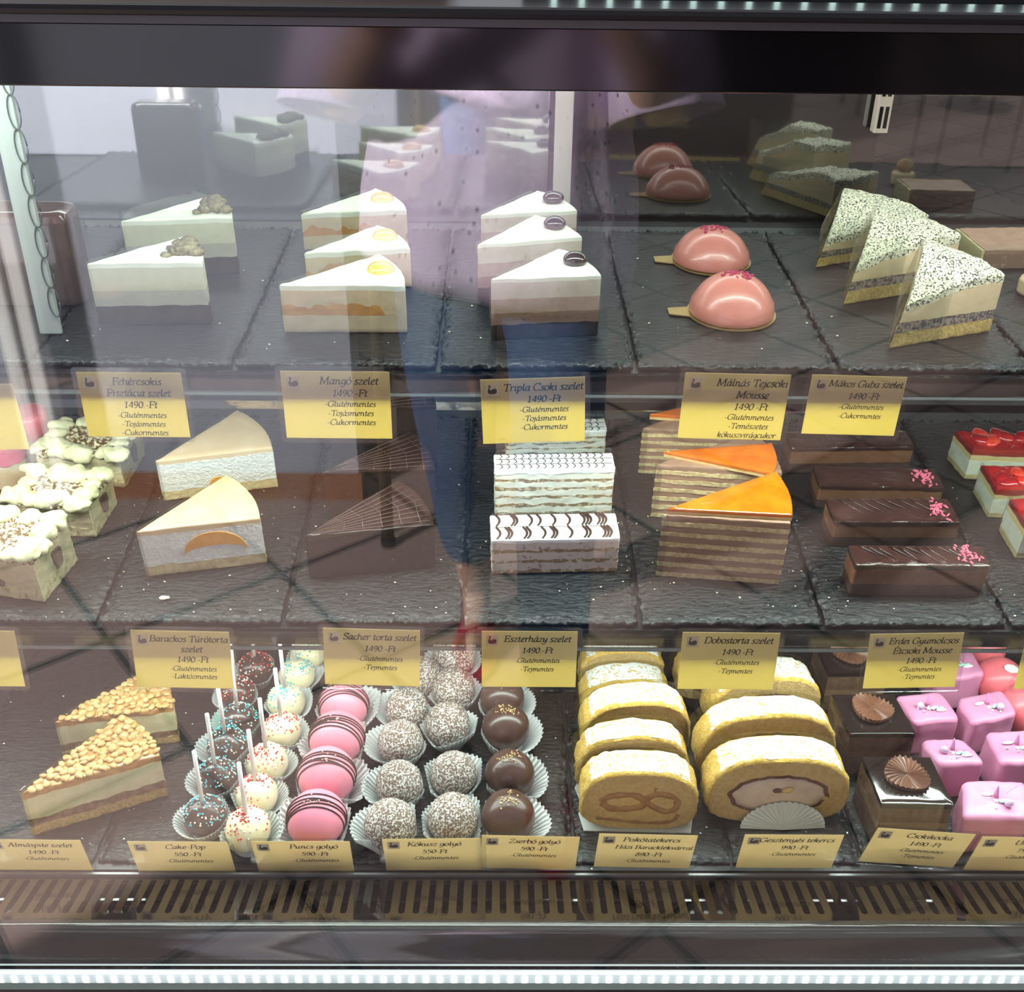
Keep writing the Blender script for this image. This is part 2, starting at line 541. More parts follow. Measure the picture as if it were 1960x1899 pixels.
# ------------------------------------------------------------------ slate boards
def m_slate(name='slate'):
    if name in MATS: return MATS[name]
    m, nt, b = nodes(name)
    v = coords(nt, (1, 1, 1))
    f = ntex(nt, v, 25, 5)
    nt.links.new(ramp(nt, f, [(0.35, (0.004, 0.0045, 0.005)), (0.7, (0.012, 0.0132, 0.0145))]), b.inputs['Base Color'])
    b.inputs['Roughness'].default_value = 0.27
    b.inputs['Specular IOR Level'].default_value = 0.42
    v2 = coords(nt, (1.0, 2.2, 1.0))
    f2 = ntex(nt, v2, 95, 5, 0.6, 0.8)
    bumpn(nt, f2, b, 0.75, 0.0026)
    MATS[name] = m
    return m
def slate(S, x0, x1, v0, v1, label, seed):
    t = S.M @ Matrix.Translation((x0, v0, 0))
    w, d = x1 - x0, v1 - v0
    nx, ny = max(12, int(w / 0.0022)), int(d / 0.0030)
    mb = MB(); th = 0.0065
    def jag(a, s): return 0.0017 * fbm((a, s, 0), 110, seed, 4) + 0.0014 * fbm((a, s, 0), 22, seed + 3, 2)
    for j in range(ny + 1):
        for i in range(nx + 1):
            u, v = i / nx, j / ny
            xl, xr = 0.001 + jag(v * d, 1.0), w - 0.001 - jag(v * d, 2.0)
            yl, yr = jag(u * w, 3.0), d - jag(u * w, 4.0)
            x, y = xl + (xr - xl) * u, yl + (yr - yl) * v
            e = min(u * w, (1 - u) * w, v * d, (1 - v) * d)
            z = 0.0003 * fbm((x, y, 0), 40, seed, 3) - 0.0008
            lim = 0.011 + 0.006 * fbm((x, y, 1), 45, seed, 2)
            if e < lim:
                k = (1 - e / lim)
                z -= 0.0046 * k ** 1.3 * (0.55 + 1.5 * fbm((x * 1.3, y * 1.3, 2), 210, seed, 3))
            mb.v.append((x, y, min(-0.0004, max(z, -0.0060))))
    n1 = nx + 1
    for j in range(ny):
        for i in range(nx):
            mb.f.append((j * n1 + i, j * n1 + i + 1, (j + 1) * n1 + i + 1, (j + 1) * n1 + i))
    edge = [i for i in range(n1)] + [j * n1 + nx for j in range(1, ny + 1)] + [ny * n1 + i for i in range(nx - 1, -1, -1)] + [j * n1 for j in range(ny - 1, 0, -1)]
    b0 = len(mb.v)
    for k in edge:
        x, y, z = mb.v[k]; mb.v.append((x, y, -th))
    m = len(edge)
    for k in range(m):
        mb.f.append((edge[(k + 1) % m], edge[k], b0 + k, b0 + (k + 1) % m))
    mb.f.append(tuple(b0 + k for k in reversed(range(m))))
    o = mb.build('slate_board', m_slate(), None, smooth=True)
    o.matrix_world = t
    return tag(o, label, 'slate board', 'slate serving boards')
def slates(S, row, xs_px, v0, v1, names):
    xs = [S.at(px, row).x for px in xs_px]
    for i, nm in enumerate(names):
        if nm: slate(S, xs[i] + 0.0012, xs[i + 1] - 0.0012, v0, v1, nm, 3.1 * i + S.tilt * 7 + 1)
slates(TOP, 690, (-320, 52, 445, 838, 1217, 1602, 1975, 2350), 0.0, 0.385,
       ('black slate board under the tall glazed cake, upper shelf', 'black slate board under the pistachio slices', 'black slate board under the mango slices', 'black slate board under the triple chocolate slices',
        'black slate board under the two pink domes', 'black slate board under the poppy seed slices', 'black slate board under the brown chocolate square, upper shelf'))
slates(MID, 1186, (-165, 185, 540, 885, 1227, 1577, 1930, 2280), 0.0, 0.42,
       ('black slate board under the cream squares', 'black slate board under the peach cheesecake slices', 'black slate board under the dark chocolate torte slices', 'black slate board under the white feather-iced slices',
        'black slate board under the caramel-topped layer slices', 'black slate board under the chocolate mousse bars', 'black slate board under the strawberry cheesecake squares'))
slates(BOT, 1640, (-170, 183, 520, 860, 1100, 1400, 1650, 1990), 0.038, 0.45,
       ('black slate board under the apple pie slices', 'black slate board under the cake pops', 'black slate board under the pink glazed balls', 'black slate board under the smooth chocolate balls',
        'black slate board under the plain swiss roll slices', 'black slate board under the filled swiss roll slices', 'black slate board under the chocolate and pink cubes'))
# ------------------------------------------------------------------ air grille, front panel and LED strip at the bottom
gy1, gz1 = 0.822, CAM_Z - 0.967
gy0, gz0 = 0.750, CAM_Z - 0.9485
def grille():
    mb = MB()
    pitch, hw = 0.0151, 0.0034
    L = math.hypot(gy1 - gy0, gz1 - gz0)
    m = 6
    x = -1.05
    while x < 1.05:
        hole, out = [], []
        s0, s1 = 0.011, L - 0.006
        cw = pitch / 2
        for k in range(m + 1):
            a = -math.pi / 2 - math.pi / 2 + math.pi * k / m
            a = math.pi + math.pi * k / m
            hole.append((hw * math.cos(a), s0 + hw + hw * math.sin(a))); out.append((cw * math.cos(a) if k in (0, m) else cw * (2 * k / m - 1), 0 if k not in (0, m) else s0 + hw))
        for k in range(m + 1):
            a = math.pi * k / m
            hole.append((hw * math.cos(a), s1 - hw + hw * math.sin(a))); out.append((cw * (1 - 2 * k / m), L if k not in (0, m) else s1 - hw))
        # corner points so that the cell is a rectangle
        n = len(hole); b = len(mb.v)
        def P(q): return (x + q[0], gy0 + (gy1 - gy0) * q[1] / L, gz0 + (gz1 - gz0) * q[1] / L)
        mb.v += [P(q) for q in hole] + [P(q) for q in out]
        for k in range(n):
            k2 = (k + 1) % n
            mb.f.append((b + k, b + n + k, b + n + k2, b + k2))
        c = len(mb.v)
        mb.v += [P((-cw, 0)), P((cw, 0)), P((cw, L)), P((-cw, L))]
        mb.f += [(b + n, c, b + n + 1), (b + n + m - 1, c + 1, b + n + m), (b + n + m + 1, c + 2, b + n + m + 2), (b + n + 2 * m, c + 3, b + n + 2 * m + 1)]
        x += pitch
    o = mb.build('air_grille', m_grille, None, fix=True)
    md = o.modifiers.new('thickness', 'SOLIDIFY'); md.thickness = 0.0012; md.offset = -1
    return o
t = empty('air_intake', Matrix.Translation((0, gy0, gz0)), 'smoked air grille with a long row of slots along the front glass', 'grille')
g = grille(); g.parent = t; g.matrix_parent_inverse = t.matrix_world.inverted()
def part_at(o, t):
    o.parent = t; o.matrix_parent_inverse = t.matrix_world.inverted(); return o
part_at(MB().box(-1.1, 1.1, gy1 - 0.001, gy1 + 0.002, gz1 - 0.004, gz1 + 0.0035).build('grille_edge', M_('rail_edge', (0.14, 0.145, 0.15), 0.2)), t)
# glossy panel from the grille down to the LED profile
fp = MB()
prof = [(gy0, gz0), (0.742, CAM_Z - 0.951), (0.736, CAM_Z - 0.960), (0.7305, CAM_Z - 0.9835), (0.7285, CAM_Z - 0.9860)]
n = len(prof)
for xx in (-1.1, 1.1):
    fp.v += [(xx, a, b) for a, b in prof]
for i in range(n - 1): fp.f.append((i, n + i, n + i + 1, i + 1))
o = fp.build('front_panel', M_('panel_black', (0.03, 0.028, 0.028), 0.12, spec=0.9), None, auto=30)
md = o.modifiers.new('thickness', 'SOLIDIFY'); md.thickness = 0.001; md.offset = -1
part_at(o, t)
part_at(MB().box(-1.1, 1.1, 0.7262, 0.7286, CAM_Z - 0.9885, CAM_Z - 0.9855).build('panel_lip', m_led and M_('lip', (0.6, 0.62, 0.62), 0.1, metal=1.0)), t)
struct(MB().box(-1.12, 1.12, 0.7185, 0.84, 0.36, 0.405).build('trim_3', m_black))
struct(MB().box(-1.12, 1.12, 0.738, 0.84, 0.405, 0.43).build('trim_4', m_black))
ld = empty('led_light', Matrix.Translation((0, 0.722, 0.412)), 'bright LED strip along the bottom of the front glass', 'light')
o = lamp('floor_led', 'AREA', (0, 0.7265, 0.425), energy=1.6, color=LED)
o.data.shape = 'RECTANGLE'; o.data.size = 2.1; o.data.size_y = 0.006; o.rotation_euler = (R(150), 0, 0)
ly0, ly1 = at_y(980, 1892, 0.7195).z, at_y(980, 1866, 0.7195).z
part_at(MB().box(-1.1, 1.1, 0.7195, 0.7255, ly0, ly1).build('diffuser', M_emit('led_tube', (0.78, 0.90, 0.92), 0.75)), ld)
ch = MB(); x = -1.0
while x < 1.0:
    ch.box(x - 0.0022, x + 0.0022, 0.7186, 0.7194, ly0 + 0.001, ly1 - 0.003)
    x += 0.0145
tag(part_at(ch.build('led_chips', M_emit('chip_and_glint', (0.86, 1.0, 0.98), 4.0)), ld), kind='stuff')
panel_glints = MB(); x = -1.0  # glowing dots imitating the LED strip's reflection in the panel
while x < 1.0:
    panel_glints.box(x - 0.0012, x + 0.0012, 0.7295, 0.7303, CAM_Z - 0.9852, CAM_Z - 0.9838)
    x += 0.0145
tag(part_at(panel_glints.build('bright_dots', M_emit('chip_and_glint', (0.86, 1.0, 0.98), 4.0)), ld), kind='stuff')

# ------------------------------------------------------------------ price cards
# lettering: every sign is drawn by strokes of a broad pen, slanted
GL = {}
def _g(ch, adv, *strokes): GL[ch] = (adv, strokes)
# a stroke is (smooth?, points); x-height 0.45, capitals 0.68, baseline 0
_g(' ', .24)
_g('.', .20, (0, [(.07, .03), (.12, .03)]))
_g('-', .33, (0, [(.05, .22), (.28, .22)]))
_g('a', .46, (1, [(.37, .42), (.22, .45), (.07, .28), (.06, .08), (.16, .01), (.30, .14), (.37, .42)]), (1, [(.38, .44), (.34, .10), (.38, .01), (.46, .06)]))
_g('b', .45, (0, [(.08, .70), (.08, .05)]), (1, [(.08, .30), (.20, .43), (.33, .42), (.39, .26), (.32, .06), (.18, .00), (.08, .04)]))
_g('c', .38, (1, [(.35, .38), (.26, .45), (.11, .38), (.05, .20), (.11, .04), (.23, .01), (.35, .08)]))
_g('d', .47, (1, [(.37, .40), (.22, .45), (.07, .28), (.06, .08), (.16, .01), (.30, .12), (.37, .36)]), (0, [(.38, .70), (.38, .10)]), (1, [(.38, .12), (.40, .01), (.47, .05)]))
_g('e', .38, (1, [(.07, .21), (.22, .25), (.33, .34), (.28, .45), (.14, .41), (.05, .22), (.10, .04), (.21, .01), (.34, .08)]))
_g('f', .30, (1, [(.34, .66), (.26, .70), (.19, .60), (.16, .40), (.13, .02), (.06, -.18)]), (0, [(.05, .42), (.29, .42)]))
_g('g', .44, (1, [(.36, .40), (.22, .45), (.07, .29), (.09, .08), (.20, .03), (.32, .16), (.37, .42)]), (1, [(.37, .43), (.37, .05), (.33, -.14), (.18, -.22), (.04, -.15)]))
_g('h', .48, (0, [(.08, .70), (.08, .0)]), (1, [(.08, .26), (.22, .43), (.34, .40), (.36, .22), (.36, .06), (.41, .01), (.47, .06)]))
_g('i', .25, (1, [(.03, .38), (.12, .43), (.11, .12), (.14, .01), (.23, .06)]), (0, [(.11, .60), (.15, .62)]))
_g('j', .24, (1, [(.04, .38), (.14, .43), (.13, .05), (.09, -.16), (-.05, -.20)]), (0, [(.12, .60), (.16, .62)]))
_g('k', .45, (0, [(.08, .70), (.08, .0)]), (1, [(.08, .20), (.24, .40), (.34, .42), (.33, .30), (.18, .23)]), (1, [(.18, .23), (.28, .08), (.36, .00), (.44, .05)]))
_g('l', .25, (0, [(.10, .70), (.10, .12)]), (1, [(.10, .14), (.13, .01), (.23, .06)]))
_g('m', .74, (1, [(.02, .38), (.10, .43), (.10, .0)]), (1, [(.10, .28), (.22, .43), (.33, .40), (.34, .0)]), (1, [(.34, .28), (.46, .43), (.58, .40), (.60, .20), (.61, .05), (.66, .01), (.73, .06)]))
_g('n', .50, (1, [(.02, .38), (.10, .43), (.10, .0)]), (1, [(.10, .28), (.23, .43), (.34, .40), (.36, .20), (.37, .05), (.42, .01), (.49, .06)]))
_g('o', .44, (1, [(.22, .45), (.09, .38), (.04, .20), (.10, .04), (.22, .00), (.35, .08), (.40, .26), (.34, .41), (.22, .45)]))
_g('p', .46, (1, [(.02, .38), (.10, .43), (.10, .10), (.08, -.22)]), (0, [(.02, -.22), (.17, -.22)]), (1, [(.10, .28), (.22, .43), (.35, .40), (.40, .24), (.33, .06), (.20, .00), (.10, .05)]))
_g('r', .36, (1, [(.02, .38), (.10, .43), (.10, .0)]), (1, [(.10, .26), (.20, .42), (.30, .44), (.34, .38)]))
_g('s', .34, (1, [(.31, .39), (.22, .45), (.11, .40), (.11, .30), (.22, .22), (.28, .12), (.22, .01), (.11, .01), (.03, .07)]))
_g('t', .29, (1, [(.13, .58), (.12, .20), (.13, .04), (.19, .01), (.28, .06)]), (0, [(.03, .43), (.27, .43)]))
_g('u', .50, (1, [(.02, .38), (.10, .43), (.09, .14), (.14, .01), (.26, .08), (.37, .28)]), (1, [(.38, .44), (.36, .12), (.40, .01), (.49, .06)]))
_g('v', .42, (1, [(.02, .40), (.09, .43), (.13, .22), (.16, .01)]), (1, [(.16, .01), (.30, .18), (.38, .36), (.34, .45)]))
_g('y', .45, (1, [(.02, .38), (.10, .43), (.10, .16), (.16, .02), (.28, .12), (.37, .30)]), (1, [(.38, .44), (.37, .10), (.30, -.14), (.14, -.22), (.02, -.16)]))
_g('z', .40, (0, [(.06, .38), (.08, .43), (.36, .43)]), (0, [(.36, .43), (.04, .02)]), (0, [(.04, .02), (.36, .02), (.38, .08)]))
_g('A', .66, (0, [(.30, .68), (.07, .01)]), (0, [(.33, .70), (.56, .01)]), (0, [(.15, .24), (.47, .24)]), (0, [(-.01, .01), (.17, .01)]), (0, [(.46, .01), (.65, .01)]))
_g('B', .58, (0, [(.12, .67), (.12, .01)]), (1, [(.03, .67), (.30, .68), (.46, .62), (.46, .45), (.34, .37), (.14, .36)]), (1, [(.30, .37), (.48, .32), (.53, .18), (.44, .03), (.26, .00), (.03, .01)]))
_g('C', .64, (1, [(.58, .55), (.50, .66), (.34, .69), (.13, .58), (.05, .34), (.12, .10), (.32, .0), (.50, .03), (.60, .14)]), (0, [(.58, .70), (.58, .52)]))
_g('D', .70, (0, [(.13, .67), (.13, .01)]), (1, [(.03, .67), (.32, .68), (.55, .60), (.65, .38), (.58, .12), (.38, .01), (.03, .01)]))
_g('E', .56, (0, [(.13, .67), (.13, .01)]), (0, [(.03, .67), (.50, .67), (.51, .54)]), (0, [(.13, .36), (.40, .36)]), (0, [(.41, .43), (.41, .28)]), (0, [(.03, .01), (.51, .01), (.54, .15)]))
_g('F', .52, (0, [(.13, .67), (.13, .01)]), (0, [(.03, .67), (.50, .67), (.51, .54)]), (0, [(.13, .35), (.39, .35)]), (0, [(.40, .42), (.40, .28)]), (0, [(.03, .01), (.24, .01)]))
_g('G', .68, (1, [(.58, .56), (.50, .66), (.34, .69), (.13, .58), (.05, .34), (.12, .10), (.32, .0), (.48, .02), (.58, .08)]), (0, [(.58, .30), (.58, .06)]), (0, [(.44, .30), (.67, .30)]), (0, [(.58, .70), (.58, .54)]))
_g('H', .74, (0, [(.14, .67), (.14, .01)]), (0, [(.60, .67), (.60, .01)]), (0, [(.14, .35), (.60, .35)]), (0, [(.04, .67), (.24, .67)]), (0, [(.50, .67), (.70, .67)]), (0, [(.04, .01), (.24, .01)]), (0, [(.50, .01), (.70, .01)]))
_g('K', .66, (0, [(.14, .67), (.14, .01)]), (0, [(.54, .67), (.16, .33)]), (0, [(.24, .40), (.58, .01)]), (0, [(.04, .67), (.24, .67)]), (0, [(.04, .01), (.24, .01)]), (0, [(.46, .67), (.63, .67)]), (0, [(.52, .01), (.67, .01)]))
_g('L', .52, (0, [(.13, .67), (.13, .01)]), (0, [(.03, .67), (.24, .67)]), (0, [(.03, .01), (.48, .01), (.51, .16)]))
_g('M', .84, (0, [(.13, .67), (.10, .01)]), (0, [(.14, .67), (.40, .06)]), (0, [(.40, .06), (.66, .67)]), (0, [(.67, .67), (.71, .01)]), (0, [(.04, .67), (.16, .67)]), (0, [(.64, .67), (.77, .67)]), (0, [(.02, .01), (.19, .01)]), (0, [(.61, .01), (.81, .01)]))
_g('P', .54, (0, [(.13, .67), (.13, .01)]), (1, [(.03, .67), (.32, .68), (.48, .60), (.49, .42), (.36, .31), (.16, .31)]), (0, [(.03, .01), (.26, .01)]))
_g('S', .50, (1, [(.42, .56), (.34, .67), (.18, .67), (.08, .54), (.14, .41), (.32, .31), (.43, .18), (.34, .02), (.16, .01), (.05, .12)]), (0, [(.43, .69), (.43, .53)]), (0, [(.05, .15), (.05, -.01)]))
_g('T', .58, (0, [(.30, .67), (.30, .01)]), (0, [(.04, .54), (.05, .67), (.55, .67), (.56, .54)]), (0, [(.19, .01), (.42, .01)]))
_g('U', .68, (1, [(.13, .67), (.13, .22), (.20, .04), (.36, .0), (.51, .06), (.57, .24), (.57, .67)]), (0, [(.03, .67), (.23, .67)]), (0, [(.48, .67), (.66, .67)]))
_g('Z', .58, (0, [(.07, .54), (.09, .67), (.52, .67)]), (0, [(.52, .67), (.05, .01)]), (0, [(.05, .01), (.53, .01), (.56, .16)]))
_g('0', .46, (1, [(.23, .65), (.10, .54), (.05, .32), (.10, .09), (.23, .0), (.36, .10), (.41, .33), (.36, .55), (.23, .65)]))
_g('1', .46, (0, [(.10, .52), (.26, .63)]), (0, [(.25, .64), (.25, .01)]), (0, [(.12, .01), (.38, .01)]))
_g('4', .46, (0, [(.31, .65), (.03, .19)]), (0, [(.03, .18), (.44, .18)]), (0, [(.32, .64), (.32, .01)]))
_g('5', .46, (0, [(.14, .63), (.39, .63)]), (0, [(.14, .63), (.11, .36)]), (1, [(.11, .36), (.24, .41), (.38, .33), (.40, .16), (.28, .02), (.14, .0), (.06, .05)]))
_g('7', .46, (0, [(.07, .52), (.08, .62), (.42, .62)]), (1, [(.42, .62), (.27, .32), (.20, .0)]))
_g('8', .46, (1, [(.23, .65), (.11, .56), (.13, .43), (.30, .33), (.40, .18), (.33, .03), (.16, .01), (.06, .13), (.12, .28), (.30, .40), (.36, .54), (.23, .65)]))
_g('9', .46, (1, [(.38, .46), (.30, .62), (.16, .63), (.07, .49), (.10, .32), (.24, .26), (.36, .36), (.38, .50)]), (1, [(.39, .50), (.37, .22), (.27, .05), (.10, .0)]))
ACC = {'á': ('a', 1), 'é': ('e', 1), 'ó': ('o', 1), 'ú': ('u', 1), 'í': ('i', 1), 'ö': ('o', 2), 'ü': ('u', 2), 'É': ('E', 3), 'Á': ('A', 3)}
def glyph(c):
    if c in ACC:
        b, k = ACC[c]; adv, st = GL[b]; st = list(st); m = adv / 2 + (0.0 if k < 3 else -.03)
        if k == 1: st.append((0, [(m - .02, .54), (m + .10, .68)]))
        if k == 3: st.append((0, [(m, .75), (m + .12, .88)]))
        if k == 2: st += [(0, [(m - .11, .60), (m - .07, .62)]), (0, [(m + .07, .60), (m + .11, .62)])]
        return adv, st
    return GL[c]
def text_width(s): return sum(glyph(c)[0] for c in s)
def write(mb, s, x, y, size, y0, slant=0.2, anchor='c', weight=1.0):
    """strokes of the text S, facing -y, its baseline from X at height Y"""
    w = text_width(s) * size
    x -= w / 2 if anchor == 'c' else (w if anchor == 'r' else 0)
    nibs = [(0.042 * weight, 0.017 * weight), (-0.012 * weight, 0.024 * weight)]
    for ch in s:
        adv, st = glyph(ch)
        for sm, pts in st:
            P = [Vector(p) for p in (catmull([(a, b) for a, b in pts], 3) if sm else pts)]
            P = [Vector((p.x + slant * p.y, p.y)) for p in P]
            for a, b in zip(P, P[1:]):
                for nx_, ny_ in nibs:
                    n = Vector((nx_, ny_))
                    q = [a - n, b - n, b + n, a + n]
                    ar = sum(q[i].x * q[(i + 1) % 4].y - q[(i + 1) % 4].x * q[i].y for i in range(4))
                    if abs(ar) < 1e-7: continue
                    if ar < 0: q.reverse()
                    mb.add([(x + v.x * size, y0, y + v.y * size) for v in q], [(0, 1, 2, 3)])
        x += adv * size
    return w
m_card = M_paper('card', (0.74, 0.61, 0.40), (1.0, 0.86, 0.32), 0.5)
m_ink = M_('ink', (0.018, 0.012, 0.008), 0.7)
m_logo_bg = M_('logo_field', (0.56, 0.45, 0.30), 0.7)
m_logo = M_('logo_ink', (0.05, 0.03, 0.02), 0.7)
CW, CH = 0.105, 0.0725
m_card2 = M_paper('standing_card', (0.80, 0.64, 0.39), (0.98, 0.82, 0.50), 0.5)
def card(tl, tr, y, lean, title, lines, label, group, off=0.62, tsize=0.0115, cut=0.0, bh=None, align=None):
    """a laminated price card; TL and TR are its upper corners in the photograph, Y its distance, LEAN its tilt (degrees, + = top towards the viewer)"""
    a, b = at_y(tl[0], tl[1], y), at_y(tr[0], tr[1], y)
    w = (b - a).length
    k = w / CW
    ang = math.atan2(b.z - a.z, b.x - a.x)
    c = (a + b) / 2
    Mx = Matrix.Translation(c) @ Matrix.Rotation(-ang, 4, 'Y') @ Matrix.Rotation(R(lean), 4, 'X')
    t = empty('price_card', Mx, label, 'price card', group)
    hh = (bh or CH) * k; hw = w / 2
    MB().box(-hw, hw, 0, 0.0004, -hh, 0).build('card', m_card2 if bh else m_card, t)
    tx = MB()
    x = -hw + off * w
    yy = -0.0135 * k
    for s, kind in [(q, 't') for q in title] + [(lines[0], 'p')] + [(q, 's') for q in lines[1:]]:
        size = {'t': tsize * 1.0, 'p': 0.0108, 's': 0.0090}[kind] * k
        tw = text_width(s) * size
        xx = x
        if kind == 't': xx = min(x, hw - tw / 2 - 0.0022 * k)
        if kind == 't' and tw > 0.80 * w: size *= 0.80 * w / tw; xx = hw - 0.42 * w
        write(tx, s, xx, yy, size, -0.00025, weight=1.42 if kind != 's' else 1.3)
        gap = {'t': 0.0128, 'p': 0.0112, 's': 0.0100}[kind]
        if len(lines) + len(title) <= 4: gap *= 1.12
        yy -= gap * k
    lt = tx.build('lettering', m_ink, t)
    lg = MB()
    lx, lz = -hw + 0.0115 * k, -0.0115 * k
    fld = MB().box(lx - 0.0065 * k, lx + 0.0065 * k, -0.0001, 0, lz - 0.007 * k, lz + 0.0065 * k).build('logo_field', m_logo_bg, t)
    body = [(-.0040, -.0016), (-.0036, -.0030), (-.0020, -.0040), (.0012, -.0041), (.0036, -.0034), (.0042, -.0018), (.0040, .0004), (.0022, .0014), (.0000, .0004), (-.0018, -.0004), (-.0022, .0010), (-.0012, .0030), (-.0016, .0044), (-.0028, .0046), (-.0034, .0036), (-.0026, .0028), (-.0034, .0010)]
    lg.add([(lx + p[0] * k * 1.15, -0.0003, lz + p[1] * k * 1.15) for p in body], [tuple(range(len(body)))])
    lg.build('logo', m_logo, fld, fix=False)
    sl = MB()
    e = 0.0052 * k
    r = 0.004 * k
    o = [Vector((p.x - hw - e, p.y - hh - e)) for p in rect(w + 2 * e, hh + 2 * e, r)]
    sl.loft([[(p.x, yv, p.y) for p in o] for yv in (0.0009, -0.0006)])
    sl.build('laminate', m_sleeve, t)
    return t
G3, T3 = 'price cards hung on the shelf fronts', None
yT = TOP.o.y - 0.0215
card((-182, 738), (23, 735), yT, 0, [' '], [' '], 'plain edge of a price card cut off by the frame, upper row', G3)
card((145, 712), (346, 714), yT, -0.5, ['Fehércsokis', 'Pisztácia szelet'], ['1490.-Ft', '-Gluténmentes', '-Tojásmentes', '-Cukormentes'], 'price card for Fehércsokis Pisztácia szelet', G3, off=.56)
card((536, 710), (745, 712), yT, 0, ['Mangó szelet'], ['1490.-Ft', '-Gluténmentes', '-Tojásmentes', '-Cukormentes'], 'price card for Mangó szelet', G3, off=.62)
card((919, 727), (1120, 721), yT, 0, ['Tripla Csoki szelet'], ['1490.-Ft', '-Gluténmentes', '-Tojásmentes', '-Cukormentes'], 'price card for Tripla Csoki szelet', G3, off=.60)
card((1312, 713), (1515, 718), yT, 0, ['Málnás Tejcsoki', 'Mousse'], ['1490.-Ft', '-Gluténmentes', '-Temészetes', 'kókuszvirágcukor'], 'price card for Málnás Tejcsoki Mousse', G3, off=.66)
card((1555, 717), (1737, 722), yT, 0, ['Mákos Guba szelet'], ['1490.-Ft', '-Gluténmentes', '-Cukormentes'], 'price card for Mákos Guba szelet', G3, off=.58)
yM = MID.o.y - 0.0235
card((-158, 1206), (27, 1208), yM, -6, [' '], [' '], 'plain edge of a price card cut off by the frame, lower row', G3)
card((249, 1206), (438, 1210), yM, -6, ['Barackos Túrótorta', 'szelet'], ['1490.-Ft', '-Gluténmentes', '-Laktózmentes'], 'price card for Barackos Túrótorta szelet', G3, off=.60)
card((618, 1202), (804, 1207), yM, -6, ['Sacher torta szelet'], ['1490.-Ft', '-Gluténmentes', '-Tejmentes'], 'price card for Sacher torta szelet', G3, off=.58)
card((922, 1208), (1106, 1209), yM, -6, ['Eszterházy szelet'], ['1490.-Ft', '-Gluténmentes', '-Tejmentes'], 'price card for Eszterházy szelet', G3, off=.58)
card((1307, 1210), (1494, 1212), yM, -6, ['Dobostorta szelet'], ['1490.-Ft', '-Gluténmentes', '-Tejmentes'], 'price card for Dobostorta szelet', G3, off=.58)
card((1666, 1214), (1846, 1211), yM, -6, ['Erdei Gyümölcsös', 'Étcsoki Mousse'], ['1490.-Ft', '-Gluténmentes', '-Tejmentes'], 'price card for Erdei Gyümölcsös Étcsoki Mousse', G3, off=.58)
card((1967, 1212), (2150, 1214), yM, -6, [' '], [' '], 'clear edge of a price card at the frame above the coral domes', G3)
G4 = 'price cards standing behind the air grille'
B_ = [((-33, 1607), (153, 1609), ['Almáspite szelet'], ['1490.-Ft', '-Gluténmentes'], .56),
      ((243, 1611), (435, 1612), ['Cake-Pop'], ['550.-Ft', '-Gluténmentes'], .56),
      ((480, 1611), (669, 1611), ['Puncs golyó'], ['590.-Ft', '-Gluténmentes'], .62),
      ((731, 1607), (920, 1605), ['Kókusz golyó'], ['550-Ft', '-Gluténmentes'], .52),
      ((922, 1599), (1110, 1603), ['Zserbó golyó'], ['590.-Ft', '-Gluténmentes'], .54),
      ((1147, 1596), (1336, 1600), ['Piskótatekercs', 'Házi Baracklekvárral'], ['890.-Ft', '-Gluténmentes'], .54),
      ((1426, 1598), (1616, 1599), ['Gesztenyés tekercs'], ['990.-Ft', '-Gluténmentes'], .54),
      ((1681, 1585), (1868, 1598), ['Csokikocka'], ['1490.-Ft', '-Gluténmentes', '-Tejmentes'], .56),
      ((1881, 1602), (2072, 1606), ['Unikornis'], ['790.-Ft', '-Gluténmentes'], .56)]
for i, (tl, tr, ti, li, of) in enumerate(B_):
    card(tl, tr, 0.818, 11, ti, li, 'price card for ' + ' '.join(ti), G4, off=of, bh=0.066)
# ================================================================== PASTRIES
def wedge_root(S, name, tip, A, label, cat, group, topA):
    T, a = S.at(*tip), S.at(*A)
    L = (a - T).length; an = math.atan2(a.y - T.y, a.x - T.x)
    t = empty(name, place(S, T.x, T.y, an), label, cat, group)
    return t, L, S.height(a, topA)
def box_root(S, name, l, r, label, cat, group, topL, back=None):
    """l, r: lower front corners in the photograph; topL: image row of the upper front edge; back: (px, py) of an upper back corner"""
    a, b = S.at(*l), S.at(*r)
    L = (b - a).length; an = math.atan2(b.y - a.y, b.x - a.x)
    t = empty(name, place(S, a.x, a.y, an), label, cat, group)
    h = S.height(a, topL)
    d = None
    if back is not None:
        p = S.at(back[0], back[1], h)
        q = Vector((p.x - a.x, p.y - a.y))
        n = Vector((-math.sin(an), math.cos(an)))
        d = q.dot(n)
    return t, L, h, d
def film_v(t, L, ang, h, front=1.0, back=1.0, off=0.0012, name='film_wrap', corner=0.006):
    """clear film folded round the tip of a wedge"""
    ca, sa = math.cos(ang), math.sin(ang)
    pts = [(L * front, -off), (0.003, -off), (-off * 1.3, 0.0004), (0.002 * ca - off * sa, 0.002 * sa + off * ca), (L * back * ca - off * sa, L * back * sa + off * ca)]
    return strip(pts, h, 0.0005, corner).build(name, m_film, t)
def dome(mb, c, r, flat=0.8, n=24, seed=0, lump=0.0):
    rings = []
    for k in range(9):
        a = math.pi / 2 * k / 8.6
        rr, z = r * math.cos(a) ** 0.8, r * flat * math.sin(a)
        rings.append([(c[0] + rr * math.cos(2 * math.pi * i / n), c[1] + rr * math.sin(2 * math.pi * i / n), c[2] + z) for i in range(n)])
    return mb.loft(rings)
